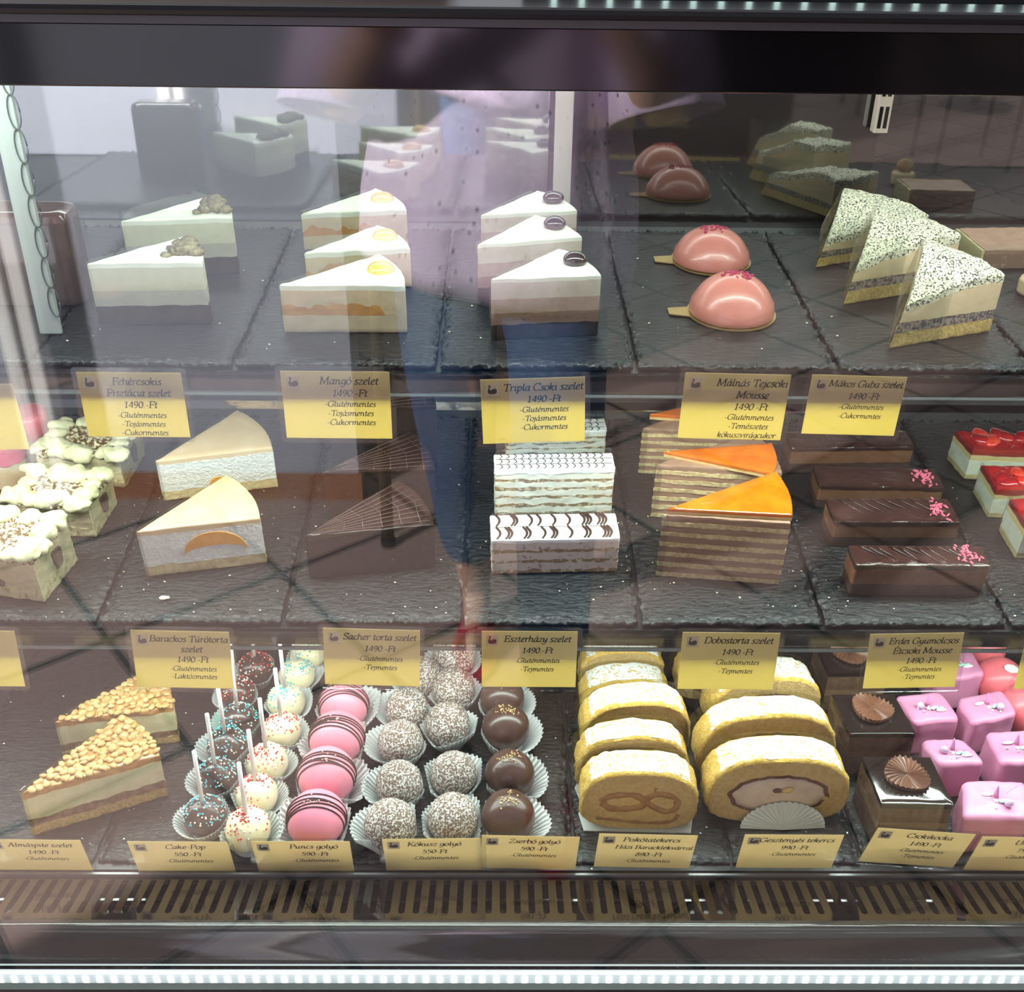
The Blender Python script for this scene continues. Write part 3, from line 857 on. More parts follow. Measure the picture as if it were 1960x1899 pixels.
def lump(mb, c, r, seed, sc=(1, 1, 1), rough=0.3, nu=9, nv=6, M=None):
    b = len(mb.v)
    mb.ball((0, 0, 0), r, nu, nv, sc)
    for i in range(b, len(mb.v)):
        p = Vector(mb.v[i]); k = 1 + rough * noise.noise(p * (1.3 / r) + Vector((seed * 3.1, seed, -seed)))
        p = p * k
        if M is not None: p = M @ p
        mb.v[i] = tuple(p + Vector(c))
    return mb

W_ = 45.0
c_white = M_('white_cream', (0.78, 0.76, 0.66), 0.45, (0.84, 0.82, 0.72), 40, bump=0.12, bscale=160)
c_ivory = M_('ivory_mousse', (0.60, 0.45, 0.29), 0.55, (0.66, 0.51, 0.34), 50, bump=0.1, bscale=220)
c_dark = M_('dark_chocolate', (0.022, 0.012, 0.009), 0.4, (0.04, 0.022, 0.016), 80, bump=0.25, bscale=260)
c_gloss = M_('chocolate_glaze', (0.020, 0.010, 0.008), 0.14, (0.03, 0.015, 0.011), 50, spec=0.6)
# --- pistachio slices
p_cream = M_('pistachio_cream', (0.56, 0.52, 0.38), 0.5, (0.62, 0.57, 0.42), 60, bump=0.06, bscale=200)
p_grey = M_('pistachio_mousse', (0.40, 0.37, 0.31), 0.5, (0.45, 0.41, 0.34), 60)
p_nut = M_('pistachio_nut', (0.07, 0.055, 0.03), 0.55, (0.30, 0.25, 0.13), 90, bump=0.3)
def pistachio(tip, A, topA, label, seed, filmh=0.004, backfilm=1.0):
    t, L, h = wedge_root(TOP, 'cake_slice', tip, A, label, 'cake slice', 'pistachio slices', topA)
    a = R(42); o = wedge(L, a)
    wv = lambda p: 0.30 * h + 0.0012 * fbm((p.x, p.y, 0), 60, seed)
    w2 = lambda p: 0.55 * h + 0.0008 * fbm((p.x, p.y, 3), 50, seed)
    wt = lambda p: h + 0.0012 * fbm((p.x, p.y, 6), 35, seed)
    layer('chocolate_base', c_dark, t, o, 0, wv, amp=0.0008, nsc=300, seed=seed, rt=0, rb=0.0006)
    layer('lower_mousse', p_grey, t, o, wv, w2, amp=0.0002, rt=0, seed=seed)
    layer('upper_mousse', p_cream, t, o, w2, lambda p: wt(p) - 0.006, amp=0.0002, rt=0, seed=seed)
    layer('top_glaze', c_white, t, o, lambda p: wt(p) - 0.006, wt, amp=0.0003, rt=0.0018, tamp=0.0006, tsc=90, seed=seed)
    for k, (u, v, r) in enumerate(((.86, .30, .0105), (.90, .50, .0100), (.78, .34, .0085), (.93, .68, .0080), (.94, .22, .0075), (.83, .62, .0070), (.68, .26, .0045))):
        b = a * v
        lump(MB(), (0, 0, 0), r, seed + k, (1.2, 0.9, 0.7), 0.5).build('pistachio_nut', p_nut, t, smooth=True).location = (L * u * math.cos(b), L * u * math.sin(b), h + r * 0.45)
    film_v(t, L, a, h + filmh, 1.0, backfilm)
pistachio((252, 530), (458, 522), 416, 'white chocolate pistachio slice standing behind the other, its nuts beside clear film', 11, 0.011)
pistachio((191, 622), (404, 618), 500, 'white chocolate pistachio slice in front, above its price card', 12, 0.002)
# --- mango slices
c_mango = M_('mango_jelly', (0.55, 0.24, 0.07), 0.35, (0.66, 0.33, 0.11), 60, spec=0.5)
c_mdome = M_('mango_dome', (0.72, 0.40, 0.10), 0.16, (0.80, 0.52, 0.18), 40, spec=0.6, coat=0.3)
def mango(tip, A, topA, label, seed):
    t, L, h = wedge_root(TOP, 'cake_slice', tip, A, label, 'cake slice', 'mango slices', topA)
    a = R(43); o = wedge(L, a)
    z1 = lambda p: h * 0.36 + 0.0012 * fbm((p.x, p.y, 1), 30, seed)
    def z2(p):
        k = 1.0 if p.length < 0.80 * L else max(0.0, 1 - (p.length - 0.80 * L) / 0.003)
        return z1(p) + k * h * (0.20 + 0.22 * max(-0.4, fbm((p.x, p.y * 0.4, 4), 62, seed, 2)))
    wt = lambda p: h + 0.0014 * fbm((p.x, p.y, 6), 40, seed)
    layer('lower_mousse', c_ivory, t, o, 0, z1, amp=0.0005, nsc=300, rt=0, rb=0.0008, seed=seed)
    layer('mango_jelly', c_mango, t, o, z1, z2, amp=0.0004, rt=0, step=0.003, seed=seed)
    layer('upper_mousse', c_ivory, t, o, z2, lambda p: wt(p) - 0.007, amp=0.0003, rt=0, step=0.003, seed=seed)
    layer('top_cream', c_white, t, o, lambda p: wt(p) - 0.007, wt, amp=0.0004, rt=0.003, tamp=0.0006, tsc=110, seed=seed)
    b = a * 0.50
    dome(MB(), (0, 0, 0), 0.0148, 0.66).build('mango_dome', c_mdome, t, smooth=True).location = (L * .84 * math.cos(b), L * .84 * math.sin(b), h - 0.001)
    film_v(t, L, a, h + 0.0015, 1.0, 0.9)
mango((583, 478), (781, 470), 400, 'mango slice at the back of its row of three', 21)
mango((590, 560), (788, 549), 473, 'mango slice in the middle of its row of three', 22)
mango((545, 636), (779, 637), 545, 'mango slice at the front of its row, orange jelly band showing', 23)
# --- triple chocolate slices
t_pink = M_('milk_mousse', (0.40, 0.27, 0.21), 0.55, (0.47, 0.33, 0.26), 70, bump=0.15, bscale=300)
t_brown = M_speck('brown_mousse', (0.26, 0.145, 0.10), (0.06, 0.03, 0.02), 170, 0.60, 0.68)
t_white = M_('white_mousse', (0.56, 0.46, 0.38), 0.5, (0.62, 0.52, 0.43), 60, bump=0.1, bscale=250)
c_bean = M_('chocolate_pearl', (0.03, 0.018, 0.015), 0.15, spec=0.6, coat=0.3)
def triple(tip, A, topA, label, seed, dots=False):
    t, L, h = wedge_root(TOP, 'cake_slice', tip, A, label, 'cake slice', 'triple chocolate slices', topA)
    a = R(44); o = wedge(L, a)
    f = lambda q, am, s: (lambda p: h * q + am * fbm((p.x, p.y, s), 70, seed, 3))
    z1, z2, z3 = f(.24, .0015, 1), f(.43, .0013, 2), f(.66, .0008, 3)
    wt = lambda p: h + 0.0010 * fbm((p.x, p.y, 6), 40, seed)
    layer('chocolate_base', c_dark, t, o, 0, z1, amp=0.0007, nsc=320, rt=0, rb=0.0006, seed=seed)
    layer('dark_mousse', t_brown, t, o, z1, z2, amp=0.0003, rt=0, seed=seed)
    layer('milk_mousse', t_pink, t, o, z2, z3, amp=0.0003, rt=0, seed=seed)
    layer('white_mousse', t_white, t, o, z3, lambda p: wt(p) - 0.005, amp=0.0002, rt=0, seed=seed)
    layer('top_cream', M_('wet_cream', (0.74, 0.70, 0.62), 0.25, (0.82, 0.79, 0.70), 60, bump=0.25, bscale=190) if dots else c_white, t, o, lambda p: wt(p) - 0.005, wt, amp=0.0003, rt=0.002, tamp=0.0006, tsc=130, seed=seed)
    b = a * 0.45
    lump(MB(), (0, 0, 0), 0.0128, 0, (1.0, 0.9, 0.66), 0.0, 20, 12).build('chocolate_pearl', c_bean, t, smooth=True).location = (L * .86 * math.cos(b), L * .86 * math.sin(b), h + 0.0045)
    film_v(t, L, a, h + 0.002, 1.02, 0.95)
triple((921, 512), (1100, 502), 402, 'triple chocolate slice at the back of its row of three', 31)
triple((915, 578), (1109, 562), 453, 'triple chocolate slice in the middle of its row of three', 32)
triple((940, 650), (1144, 641), 526, 'triple chocolate slice at the front of its row, four layers showing', 33, True)
# --- pink raspberry domes
d_pink = M_('pink_velvet', (0.47, 0.165, 0.13), 0.30, (0.51, 0.185, 0.145), 30, spec=0.5, coat=0.15)
g_board = M_('gold_board', (0.75, 0.52, 0.22), 0.3, metal=0.9)
rasp = M_('raspberry_bits', (0.30, 0.02, 0.07), 0.6, (0.45, 0.05, 0.12), 200)
def pink_dome(c, front, xr, top, label, seed):
    p = TOP.at(*c); e = TOP.at(xr, c[1])
    r = (e - p).length
    t = empty('mousse_dome', place(TOP, p.x, p.y, 0), label, 'mousse dome', 'pink mousse domes')
    h = TOP.height(Vector((p.x, p.y + 0.004)), top)
    n = 48; rings = []
    prof = [(1.0, 0.002), (1.015, 0.05), (1.01, 0.12), (0.985, 0.28)] + [(math.cos(a), math.sin(a)) for a in [R(q) for q in range(24, 90, 6)]] + [(0.02, 1.0)]
    for rr, z in prof:
        rings.append([(r * rr * math.cos(2 * math.pi * i / n), r * rr * math.sin(2 * math.pi * i / n), 0.0022 + h * z) for i in range(n)])
    MB().loft(rings).build('mousse', d_pink, t, smooth=True)
    b = MB()
    rb = r * 1.06
    pts = [Vector((rb * math.cos(R(q)), rb * math.sin(R(q)))) for q in range(-166, 167, 6)]
    pts += [Vector((-rb * 1.42, 0.010)), Vector((-rb * 1.42, -0.006)), ]
    b.loft([[(q.x, q.y, z) for q in pts] for z in (0.0005, 0.0018)])
    b.build('gold_board', g_board, t)
    for k in range(26):
        a, q = rng.uniform(0, 6.3), 0.0125 * rng.random() ** 0.6
        lump(MB(), (0, 0, 0), rng.uniform(0.0011, 0.002), k + seed, (1.6, 0.8, 0.8), 0.5, 6, 4, Matrix.Rotation(rng.uniform(0, 3), 3, 'Z')).build('raspberry_bit', rasp, t).location = (q * 1.5 * math.cos(a), q * math.sin(a), 0.0022 + h * math.sqrt(max(0, 1 - (q * 1.3 / r) ** 2)) + 0.0006)
pink_dome((1360, 500), 530, 1431, 437, 'pink mousse dome standing behind the other one', 1)
pink_dome((1399, 600), 633, 1478, 525, 'pink mousse dome in front, nearer its price card', 60)
# --- poppy seed slices
s_yel = M_('yellow_sponge', (0.50, 0.33, 0.09), 0.85, (0.70, 0.51, 0.18), 260, bump=1.0, bscale=420, bdist=0.002)
s_poppy = M_speck('poppy_layer', (0.30, 0.24, 0.20), (0.06, 0.05, 0.055), 330, 0.44, 0.56)
s_cream = M_('vanilla_cream', (0.60, 0.46, 0.28), 0.55, (0.66, 0.51, 0.32), 60, bump=0.1, bscale=200)
s_ptop = M_speck('poppy_topping', (0.76, 0.72, 0.54), (0.035, 0.032, 0.035), 470, 0.515, 0.56, bump=0.4)
def poppy(tip, A, topA, label, seed, lean, rise):
    t, L, h = wedge_root(TOP, 'cake_slice', tip, A, label, 'cake slice', 'poppy seed slices', topA)
    a = R(44); o = wedge(L, a)
    def warp(q):
        k = q.z / h
        d = max(0.0, 1 - math.hypot(q.x, q.y) / L)
        return Vector((q.x + lean * k * d, q.y + lean * 0.35 * k * d, q.z))
    f = lambda g, s: (lambda p: h * g + 0.001 * fbm((p.x, p.y, s), 60, seed, 3))
    z1, z2 = f(.22, 1), f(.37, 2)
    def wt(p):
        return h * (0.66 + 0.28 * min(1, p.length / (0.6 * L)) + rise * max(0, 0.6 - abs(p.x / L - 0.62)) * min(1, max(0, p.y / L * 4))) + 0.0035 * fbm((p.x, p.y, 6), 40, seed, 3)
    kw = dict(warp=warp, seed=seed)
    layer('sponge_base', s_yel, t, o, 0, z1, amp=0.0012, nsc=320, rt=0, rb=0.0008, **kw)
    layer('poppy_layer', s_poppy, t, o, z1, z2, amp=0.0006, nsc=300, rt=0, **kw)
    layer('cream', s_cream, t, o, z2, lambda p: wt(p) - 0.010, amp=0.0003, rt=0, **kw)
    layer('poppy_topping', s_ptop, t, o, lambda p: wt(p) - 0.010 - 0.002 * fbm((p.x, p.y, 9), 90, seed), wt, amp=0.0006, nsc=300, rt=0.0025, tamp=0.0035, tsc=55, rings=9, **kw)
    film_v(t, L, a, h + 0.004, 0.5, 1.0)
poppy((1561, 512), (1764, 478), 406, 'poppy seed slice at the back of its row of three, film round it', 41, 0.020, 0.3)
poppy((1614, 583), (1815, 550), 442, 'poppy seed slice in the middle of its row of three', 42, 0.020, 0.25)
poppy((1701, 667), (1894, 634), 518, 'poppy seed slice at the front of its row, tilted, yellow sponge below', 43, 0.026, 0.35)
# --- brown square at the end of the upper shelf
c_milk = M_('milk_chocolate', (0.33, 0.19, 0.13), 0.45, (0.40, 0.24, 0.17), 50, bump=0.2, bscale=160)
t, L, h, d = box_root(TOP, 'cake_square', (1876, 515), (2010, 512), 'brown chocolate square at the end of the upper shelf', 'cake square', None, 474, (1891, 430))
h *= 0.9
layer('cake', M_speck('nougat', (0.25, 0.14, 0.10), (0.45, 0.30, 0.2), 120, 0.55, 0.7), t, rect(L, 0.075), 0, h * 0.75, amp=0.001, nsc=200, rt=0)
layer('chocolate_top', c_milk, t, rect(L, 0.075), h * 0.75, lambda p: h + 0.0012 * fbm((p.x, p.y, 0), 60, 2), amp=0.0008, rt=0.002, tamp=0.001)
layer('side_cream', M_('yellow_cream', (0.68, 0.58, 0.32), 0.6), t, [Vector((-0.003, 0.0)), Vector((-0.0002, 0.0)), Vector((-0.0002, 0.075)), Vector((-0.003, 0.075))], 0, h * 0.96, rt=0.0005, amp=0.0008, nsc=200)
strip([(L, -0.0012), (-0.004, -0.0012), (-0.0045, 0.075)], h + 0.003).build('film_wrap', m_film, t)
# profiterole partly in view
p = TOP.at(1974, 562); t = empty('cream_puff', place(TOP, p.x, p.y), 'cream puff cut off by the frame beside the poppy seed slices', 'cream puff')
b = MB(); slab(b, circle(0.0165, 30), 0, 0.020, rb=0.003, rt=0.004, amp=0.001); b.build('cream', s_cream, t, smooth=True)
b = MB(); lump(b, (0, 0, 0.028), 0.0135, 4, (1, 1, 0.8), 0.35, 16, 10); b.build('puff_top', M_('baked_brown', (0.42, 0.25, 0.12), 0.6, (0.3, 0.16, 0.07), 90, bump=0.4), t, smooth=True)
# --- tall glazed cake at the end of the upper shelf
p = TOP.at(30, 600); q = TOP.at(157, 590)
t = empty('glazed_cake', place(TOP, p.x, p.y + 0.065), 'tall mauve-brown glazed cake at the end of the upper shelf', 'cake')
hh = TOP.height(Vector((p.x, p.y + 0.02)), 412)
rr = (q.x - p.x) * 1.0
layer('glaze', M_('mauve_glaze', (0.085, 0.05, 0.05), 0.14, (0.11, 0.062, 0.06), 30, spec=0.6, coat=0.3), t, [p_ + Vector((-.035, -.045)) for p_ in rect(.035 + rr, .055, .018)], 0, hh, rt=0.009, rb=0.002, nz=10, rings=6)
strip([(-.02, -.0465), (rr - .018, -.0465), (rr - .004, -.040), (rr + .0015, -.026), (rr + .0015, .005)], hh * 0.90).build('film_wrap', m_film, t)
# ================================================================== MIDDLE SHELF
# --- peach cheesecake slices
k_curd = M_('curd', (0.76, 0.76, 0.68), 0.7, (0.85, 0.85, 0.78), 120, bump=1.0, bscale=210, bdist=0.004)
k_base = M_('shortcrust', (0.58, 0.46, 0.22), 0.85, (0.70, 0.58, 0.32), 130, bump=1.0, bscale=380, bdist=0.002)
k_glaze = M_('peach_glaze', (0.60, 0.44, 0.25), 0.35, (0.66, 0.50, 0.31), 30, bump=0.05)
k_peach = M_('peach', (0.68, 0.30, 0.05), 0.35, (0.76, 0.38, 0.09), 40)
def peach(tip, A, topA, label, seed, piece):
    t, L, h = wedge_root(MID, 'cake_slice', tip, A, label, 'cake slice', 'peach cheesecake slices', topA)
    a = R(44); o = wedge(L, a)
    z1 = lambda p: h * .22 + .0015 * fbm((p.x, p.y, 1), 80, seed, 3)
    z2 = lambda p: h * .88 + .001 * fbm((p.x, p.y, 2), 50, seed)
    wt = lambda p: h + .0008 * fbm((p.x, p.y, 6), 30, seed)
    layer('shortcrust_base', k_base, t, o, 0, z1, amp=.0014, nsc=260, rt=0, rb=.0008, seed=seed)
    layer('curd_filling', k_curd, t, o, z1, z2, amp=.0008, nsc=160, rt=0, nz=8, seed=seed)
    layer('peach_glaze', k_glaze, t, o, z2, wt, amp=.0003, rt=.002, seed=seed)
    cx, w, zb, ht = piece
    up = [(cx + w * math.cos(q), zb + ht * math.sin(q)) for q in [math.pi * k / 14 for k in range(15)]]
    lo = [(cx - w * math.cos(q) * .98, zb + ht * .36 * math.sin(q)) for q in [math.pi * k / 14 for k in range(1, 14)]]
    loop = [(x * L, z * h) for x, z in up + lo]
    mb = MB(); mb.loft([[(x, y, z) for x, z in loop] for y in (0.004, -0.0011)])
    mb.build('peach_piece', k_peach, t, fix=True)
    film_v(t, L, a, h + .0015, 0.02, 1.0)
peach((314, 959), (532, 932), 856, 'peach cheesecake slice standing behind the other', 51, (.50, .09, .22, .22))
peach((282, 1104), (511, 1077), 991, 'peach cheesecake slice in front, orange peach crescent in its side', 52, (.60, .26, .38, .44))
# --- dark chocolate torte slices
q_glaze = M_('torte_glaze', (0.022, 0.011, 0.009), 0.28, (0.042, 0.022, 0.017), 40, bump=0.1, bscale=120)
q_cake = M_('torte_crumb', (0.022, 0.011, 0.009), 0.75, (0.036, 0.018, 0.014), 150, bump=0.5, bscale=330)
q_line = M_('chocolate_thread', (0.10, 0.055, 0.045), 0.3)
def torte(tip, A, topA, label, seed):
    t, L, h = wedge_root(MID, 'cake_slice', tip, A, label, 'cake slice', 'dark chocolate torte slices', topA)
    a = R(40); o = wedge(L, a)
    wt = lambda p: h + .0008 * fbm((p.x, p.y, 6), 40, seed)
    layer('chocolate_cake', q_cake, t, o, 0, h * .93, amp=.0008, nsc=260, rt=0, rb=.0008, seed=seed)
    layer('chocolate_glaze', q_glaze, t, o, h * .93, wt, amp=.0003, rt=.002, grow=.0004, tamp=.0008, tsc=60, seed=seed)
    mb = MB(); r2 = random.Random(seed)
    for k in range(9):
        b = a * (0.06 + 0.88 * k / 8)
        mb.tube([(L * u * math.cos(b), L * u * math.sin(b), h + .0012 + .0006 * math.sin(9 * u + k)) for u in (.12 + .05 * (k % 3), .35, .6, .8, .97)], .00055, 5)
    for k in range(5):
        u = .3 + .15 * k
        mb.tube([(L * u, 0.001, h + .0008), (L * u * math.cos(a * .5) + .004, L * u * math.sin(a * .5), h + .0014), (L * u * math.cos(a), L * u * math.sin(a) - .001, h + .0008)], .0005, 5)
    mb.build('chocolate_threads', q_line, t, smooth=True)
    film_v(t, L, a, h + .001, 1.0, 1.0)
torte((640, 895), (838, 886), 775, 'dark chocolate torte slice at the back of its row', 61)
torte((628, 992), (836, 986), 898, 'dark chocolate torte slice in the middle of its row', 62)
torte((593, 1107), (834, 1085), 1004, 'dark chocolate torte slice in front, fine threads across its top', 63)
# --- white feather-iced slices
e_ice = M_('white_icing', (0.84, 0.85, 0.83), 0.25, (0.88, 0.89, 0.87), 40)
e_cream = M_speck('walnut_cream', (0.66, 0.57, 0.48), (0.20, 0.11, 0.06), 150, 0.57, 0.70)
e_creamw = M_speck('pale_walnut_cream', (0.80, 0.79, 0.68), (0.30, 0.20, 0.10), 130, 0.64, 0.76)
e_sponge = M_speck('walnut_sponge', (0.30, 0.20, 0.10), (0.66, 0.58, 0.42), 140, 0.50, 0.62)
e_line = M_('feather_lines', (0.06, 0.028, 0.018), 0.4)
def feather(l, r, topL, back, label, seed, nl=5, pale=False, curve=1.0):
    t, L, h, d = box_root(MID, 'cake_slice', l, r, label, 'cake slice', 'white feather-iced slices', topL, back)
    o = rect(L, d, .002)
    zs = [0.0]; hi = h * .90
    for k in range(nl):
        zs += [hi * (k + .30) / nl, hi * (k + 1) / nl]
    f = lambda z, s: (lambda p: z + (.0026 * fbm((p.x, p.y, s), 70, seed, 3) if 0 < z else 0))
    for k in range(2 * nl):
        layer('sponge_layer' if k % 2 == 0 else 'cream_layer', e_sponge if k % 2 == 0 else (e_creamw if pale else e_cream), t, o, f(zs[k], k), f(zs[k + 1], k + 1), amp=.0010, nsc=170, rt=0, nz=2, seed=seed + k)
    layer('icing', e_ice, t, o, f(zs[-1], 2 * nl), h, amp=.0008, nsc=90, rt=.002, seed=seed, grow=.0006)
    mb = MB(); r2 = random.Random(seed)
    rows = 2 if curve == 1.0 else 3
    for j in range(rows):
        y0, y1 = d * (j + .06) / rows, d * (j + .98) / rows
        x = .008
        while x < L - .006:
            wv = .0042 * curve
            pts = [Vector((x + wv * math.sin(math.pi * min(1, q * 1.05)) - .002, y0 + (y1 - y0) * q, h + .0002)) for q in [i / 8 for i in range(9)]]
            mb.tube([p for p in pts if .001 < p.x < L - .001] or [pts[0], pts[1]], [(.0017 if curve == 1.0 else .0007) - .0006 * abs(q - .5) for q in [i / 8 for i in range(len([p for p in pts if .001 < p.x < L - .001]) or 2)]], 5)
            x += r2.choice((.0036, .0040, .010, .017)) if curve == 1.0 else .0088
    for j in range(1, rows + 1):
        y = d * j / rows - .001
        mb.tube([(.002, y, h + .0001), (L * .4, y + .0008, h + .0001), (L - .002, y - .0003, h + .0001)], .0004, 5)
    mb.build('chocolate_feathering', e_line, t, smooth=True)
    strip([(0, d + .0015), (L + .004, d + .0015)], h + .006, 0.0005, .008).build('film_wrap', m_film, t)
feather((968, 872), (1158, 868), 828, (1164, 800), 'white feather-iced slice at the back, half hidden by a price card', 71, 4, True, .8)
feather((947, 986), (1170, 982), 899, (1170, 866), 'white feather-iced slice in the middle, fine looped chocolate lines', 72, 5, True, .8)
feather((941, 1098), (1181, 1093), 1034, (1187, 981), 'white feather-iced slice at the front, bold chocolate strokes on top', 73, 3)
# --- caramel-topped layer slices
o_sp = M_speck('layer_sponge', (0.50, 0.36, 0.17), (0.66, 0.54, 0.30), 200, 0.4, 0.6, bump=0.5)
o_cr = M_('cocoa_cream', (0.27, 0.155, 0.10), 0.55, (0.36, 0.22, 0.14), 60, bump=0.15, bscale=200, stretch=(0.4, 0.4, 3))
o_car = M_('caramel_top', (0.56, 0.115, 0.003), 0.10, (0.66, 0.165, 0.006), 28, spec=0.6, coat=0.6)
o_pale = M_('caramel_base', (0.66, 0.44, 0.16), 0.7, (0.74, 0.54, 0.24), 160, bump=0.5)
def caramel(tip, A, topA, lid, label, seed):
    t, L, h = wedge_root(MID, 'cake_slice', tip, A, label, 'cake slice', 'caramel-topped layer slices', topA)
    a = R(34)
    o = [Vector((0, 0)), Vector((L, 0))] + [Vector((L * math.cos(a * i / 6), L * math.sin(a * i / 6))) for i in range(1, 7)] + [Vector((0.012, 0.012))]
    n = 6; zs = [0.0]
    for k in range(n): zs += [h * (k + .40) / n, h * (k + 1) / n]
    f = lambda z, s: (lambda p: z + (.0011 * fbm((p.x, p.y, s), 50, seed, 2) if z > 0 else 0))
    for k in range(2 * n):
        layer('sponge_layer' if k % 2 == 0 else 'cream_layer', o_sp if k % 2 == 0 else o_cr, t, o, f(zs[k], k), f(zs[k + 1], k + 1), amp=.0012 if k % 2 == 0 else .0007, nsc=220, rt=0 if k < 2 * n - 1 else .0015, nz=2, seed=seed + k, grow=.0006 if k % 2 == 0 else 0)
    lt, la, lb = [MID.I and MID.at(q[0], q[1], h + .004) for q in lid]
    inv = (t.matrix_world.inverted() @ MID.M)
    P = [inv @ Vector((q.x, q.y, h)) for q in (lt, la, lb)]
    P2 = [Vector((q.x, q.y)) for q in P]
    tilt = lambda p: .0035 + max(0.0, (p.y - P2[0].y)) * .10
    hb = lambda p: h + .0022 * 0 + tilt(p)
    oo = [P2[0], P2[1]] + [P2[1].lerp(P2[2], k / 5) + (P2[1] - P2[0]).normalized() * .006 * math.sin(math.pi * k / 5) for k in range(1, 5)] + [P2[2]]
    layer('caramel_sponge', o_pale, t, oo, lambda p: h - .0005, lambda p: hb(p), amp=.0006, nsc=260, rt=0, nz=2, seed=seed)
    layer('caramel_top', o_car, t, oo, lambda p: hb(p), lambda p: hb(p) + .0045, rt=.002, tamp=.0007, tsc=70, seed=seed, grow=.0003, nz=2)
    film_v(t, L, a, h + .001, 0.05, 1.0)
caramel((1222, 905), (1440, 915), 830, ((1244, 797), (1452, 812), (1440, 760)), 'caramel-topped layer slice at the back, behind a price card', 81)
caramel((1246, 988), (1478, 1004), 905, ((1271, 868), (1479, 911), (1476, 856)), 'caramel-topped layer slice in the middle of its row', 82)
caramel((1256, 1101), (1490, 1118), 1002, ((1278, 978), (1516, 991), (1483, 917)), 'caramel-topped layer slice at the front, six sponge layers in its side', 83)
# --- chocolate mousse bars with pink bits
b_base = M_('bar_base', (0.060, 0.027, 0.020), 0.6, (0.085, 0.04, 0.03), 100, bump=0.3, bscale=300)
b_mid = M_('bar_mousse', (0.20, 0.085, 0.042), 0.5, (0.25, 0.115, 0.06), 60, bump=0.2, bscale=250)
b_top = M_('bar_glaze', (0.040, 0.016, 0.013), 0.12, (0.055, 0.023, 0.018), 50, bump=0.6, bscale=75, spec=0.6, bdist=0.003, coat=0.4)
b_pink = M_('pink_crunch', (0.55, 0.10, 0.17), 0.5, (0.68, 0.17, 0.24), 200)
def bar(l, r, topL, back, label, seed, bits=True, streaks=0):
    t, L, h, d = box_root(MID, 'mousse_bar', l, r, label, 'mousse bar', 'chocolate mousse bars', topL, back)
    o = rect(L, d, .0025)
    f = lambda z, s: (lambda p: z + .0008 * fbm((p.x, p.y, s), 50, seed, 2))
    layer('chocolate_base', b_base, t, o, 0, f(h * .36, 1), amp=.0006, nsc=200, rt=0, rb=.0006, seed=seed)
    layer('mousse', b_mid, t, o, f(h * .36, 1), f(h * .84, 2), amp=.0004, rt=0, seed=seed)
    layer('glaze', b_top, t, o, f(h * .84, 2), lambda p: h + .0006 * fbm((p.x, p.y, 4), 60, seed), amp=.0006, rt=.002, tamp=.0012, tsc=45, rings=8, seed=seed, grow=.0005)
    if bits:
        for k in range(34):
            x = L * (.86 + .10 * rng.gauss(0, .42)); y = d * (.48 + .42 * rng.gauss(0, .5))
            x, y = min(L - .004, max(L * .62, x)), min(d - .002, max(.002, y))
            m = Matrix.Rotation(rng.uniform(0, 6), 3, 'Z') @ Matrix.Rotation(rng.uniform(-.4, .4), 3, 'Y')
            lump(MB(), (0, 0, 0), rng.uniform(.0013, .0021), k + seed, (1.9, .8, .8), .35, 6, 4, m).build('pink_crunch', b_pink, t).location = (x, y, h + .0012 + .0012 * rng.random())
    if streaks:  # thin ridges added over the glaze to catch diagonal highlights
        mb = MB(); r2 = random.Random(seed)
        for k in range(streaks):
            x = L * (.06 + .80 * k / streaks) + r2.uniform(-.003, .003); q = r2.uniform(.5, .95)
            mb.tube([(x + .55 * d * s, d * (.97 - .95 * s * q), h + .0011) for s in (0, .3, .6, 1)], [.0004, .0009, .0009, .0003], 6)
        mb.build('highlight_ridges', b_top, t, smooth=True)
    strip([(.002, -.0014), (L + .001, -.0014), (L + .0025, 0.0), (L + .0025, d)], h + .004, .0005, .004).build('film_wrap', m_film, t)
bar((1507, 905), (1738, 902), 857, (1500, 826), 'chocolate mousse bar at the very back, partly behind a price card', 91, False)
bar((1560, 972), (1795, 977), 929, (1548, 892), 'chocolate mousse bar, third from the front, few pink bits on it', 92)
bar((1588, 1045), (1824, 1046), 998, (1577, 953), 'chocolate mousse bar, second from the front', 93, True, 8)
bar((1624, 1139), (1876, 1141), 1081, (1618, 1043), 'chocolate mousse bar at the very front, thick cluster of pink bits', 94, True, 11)
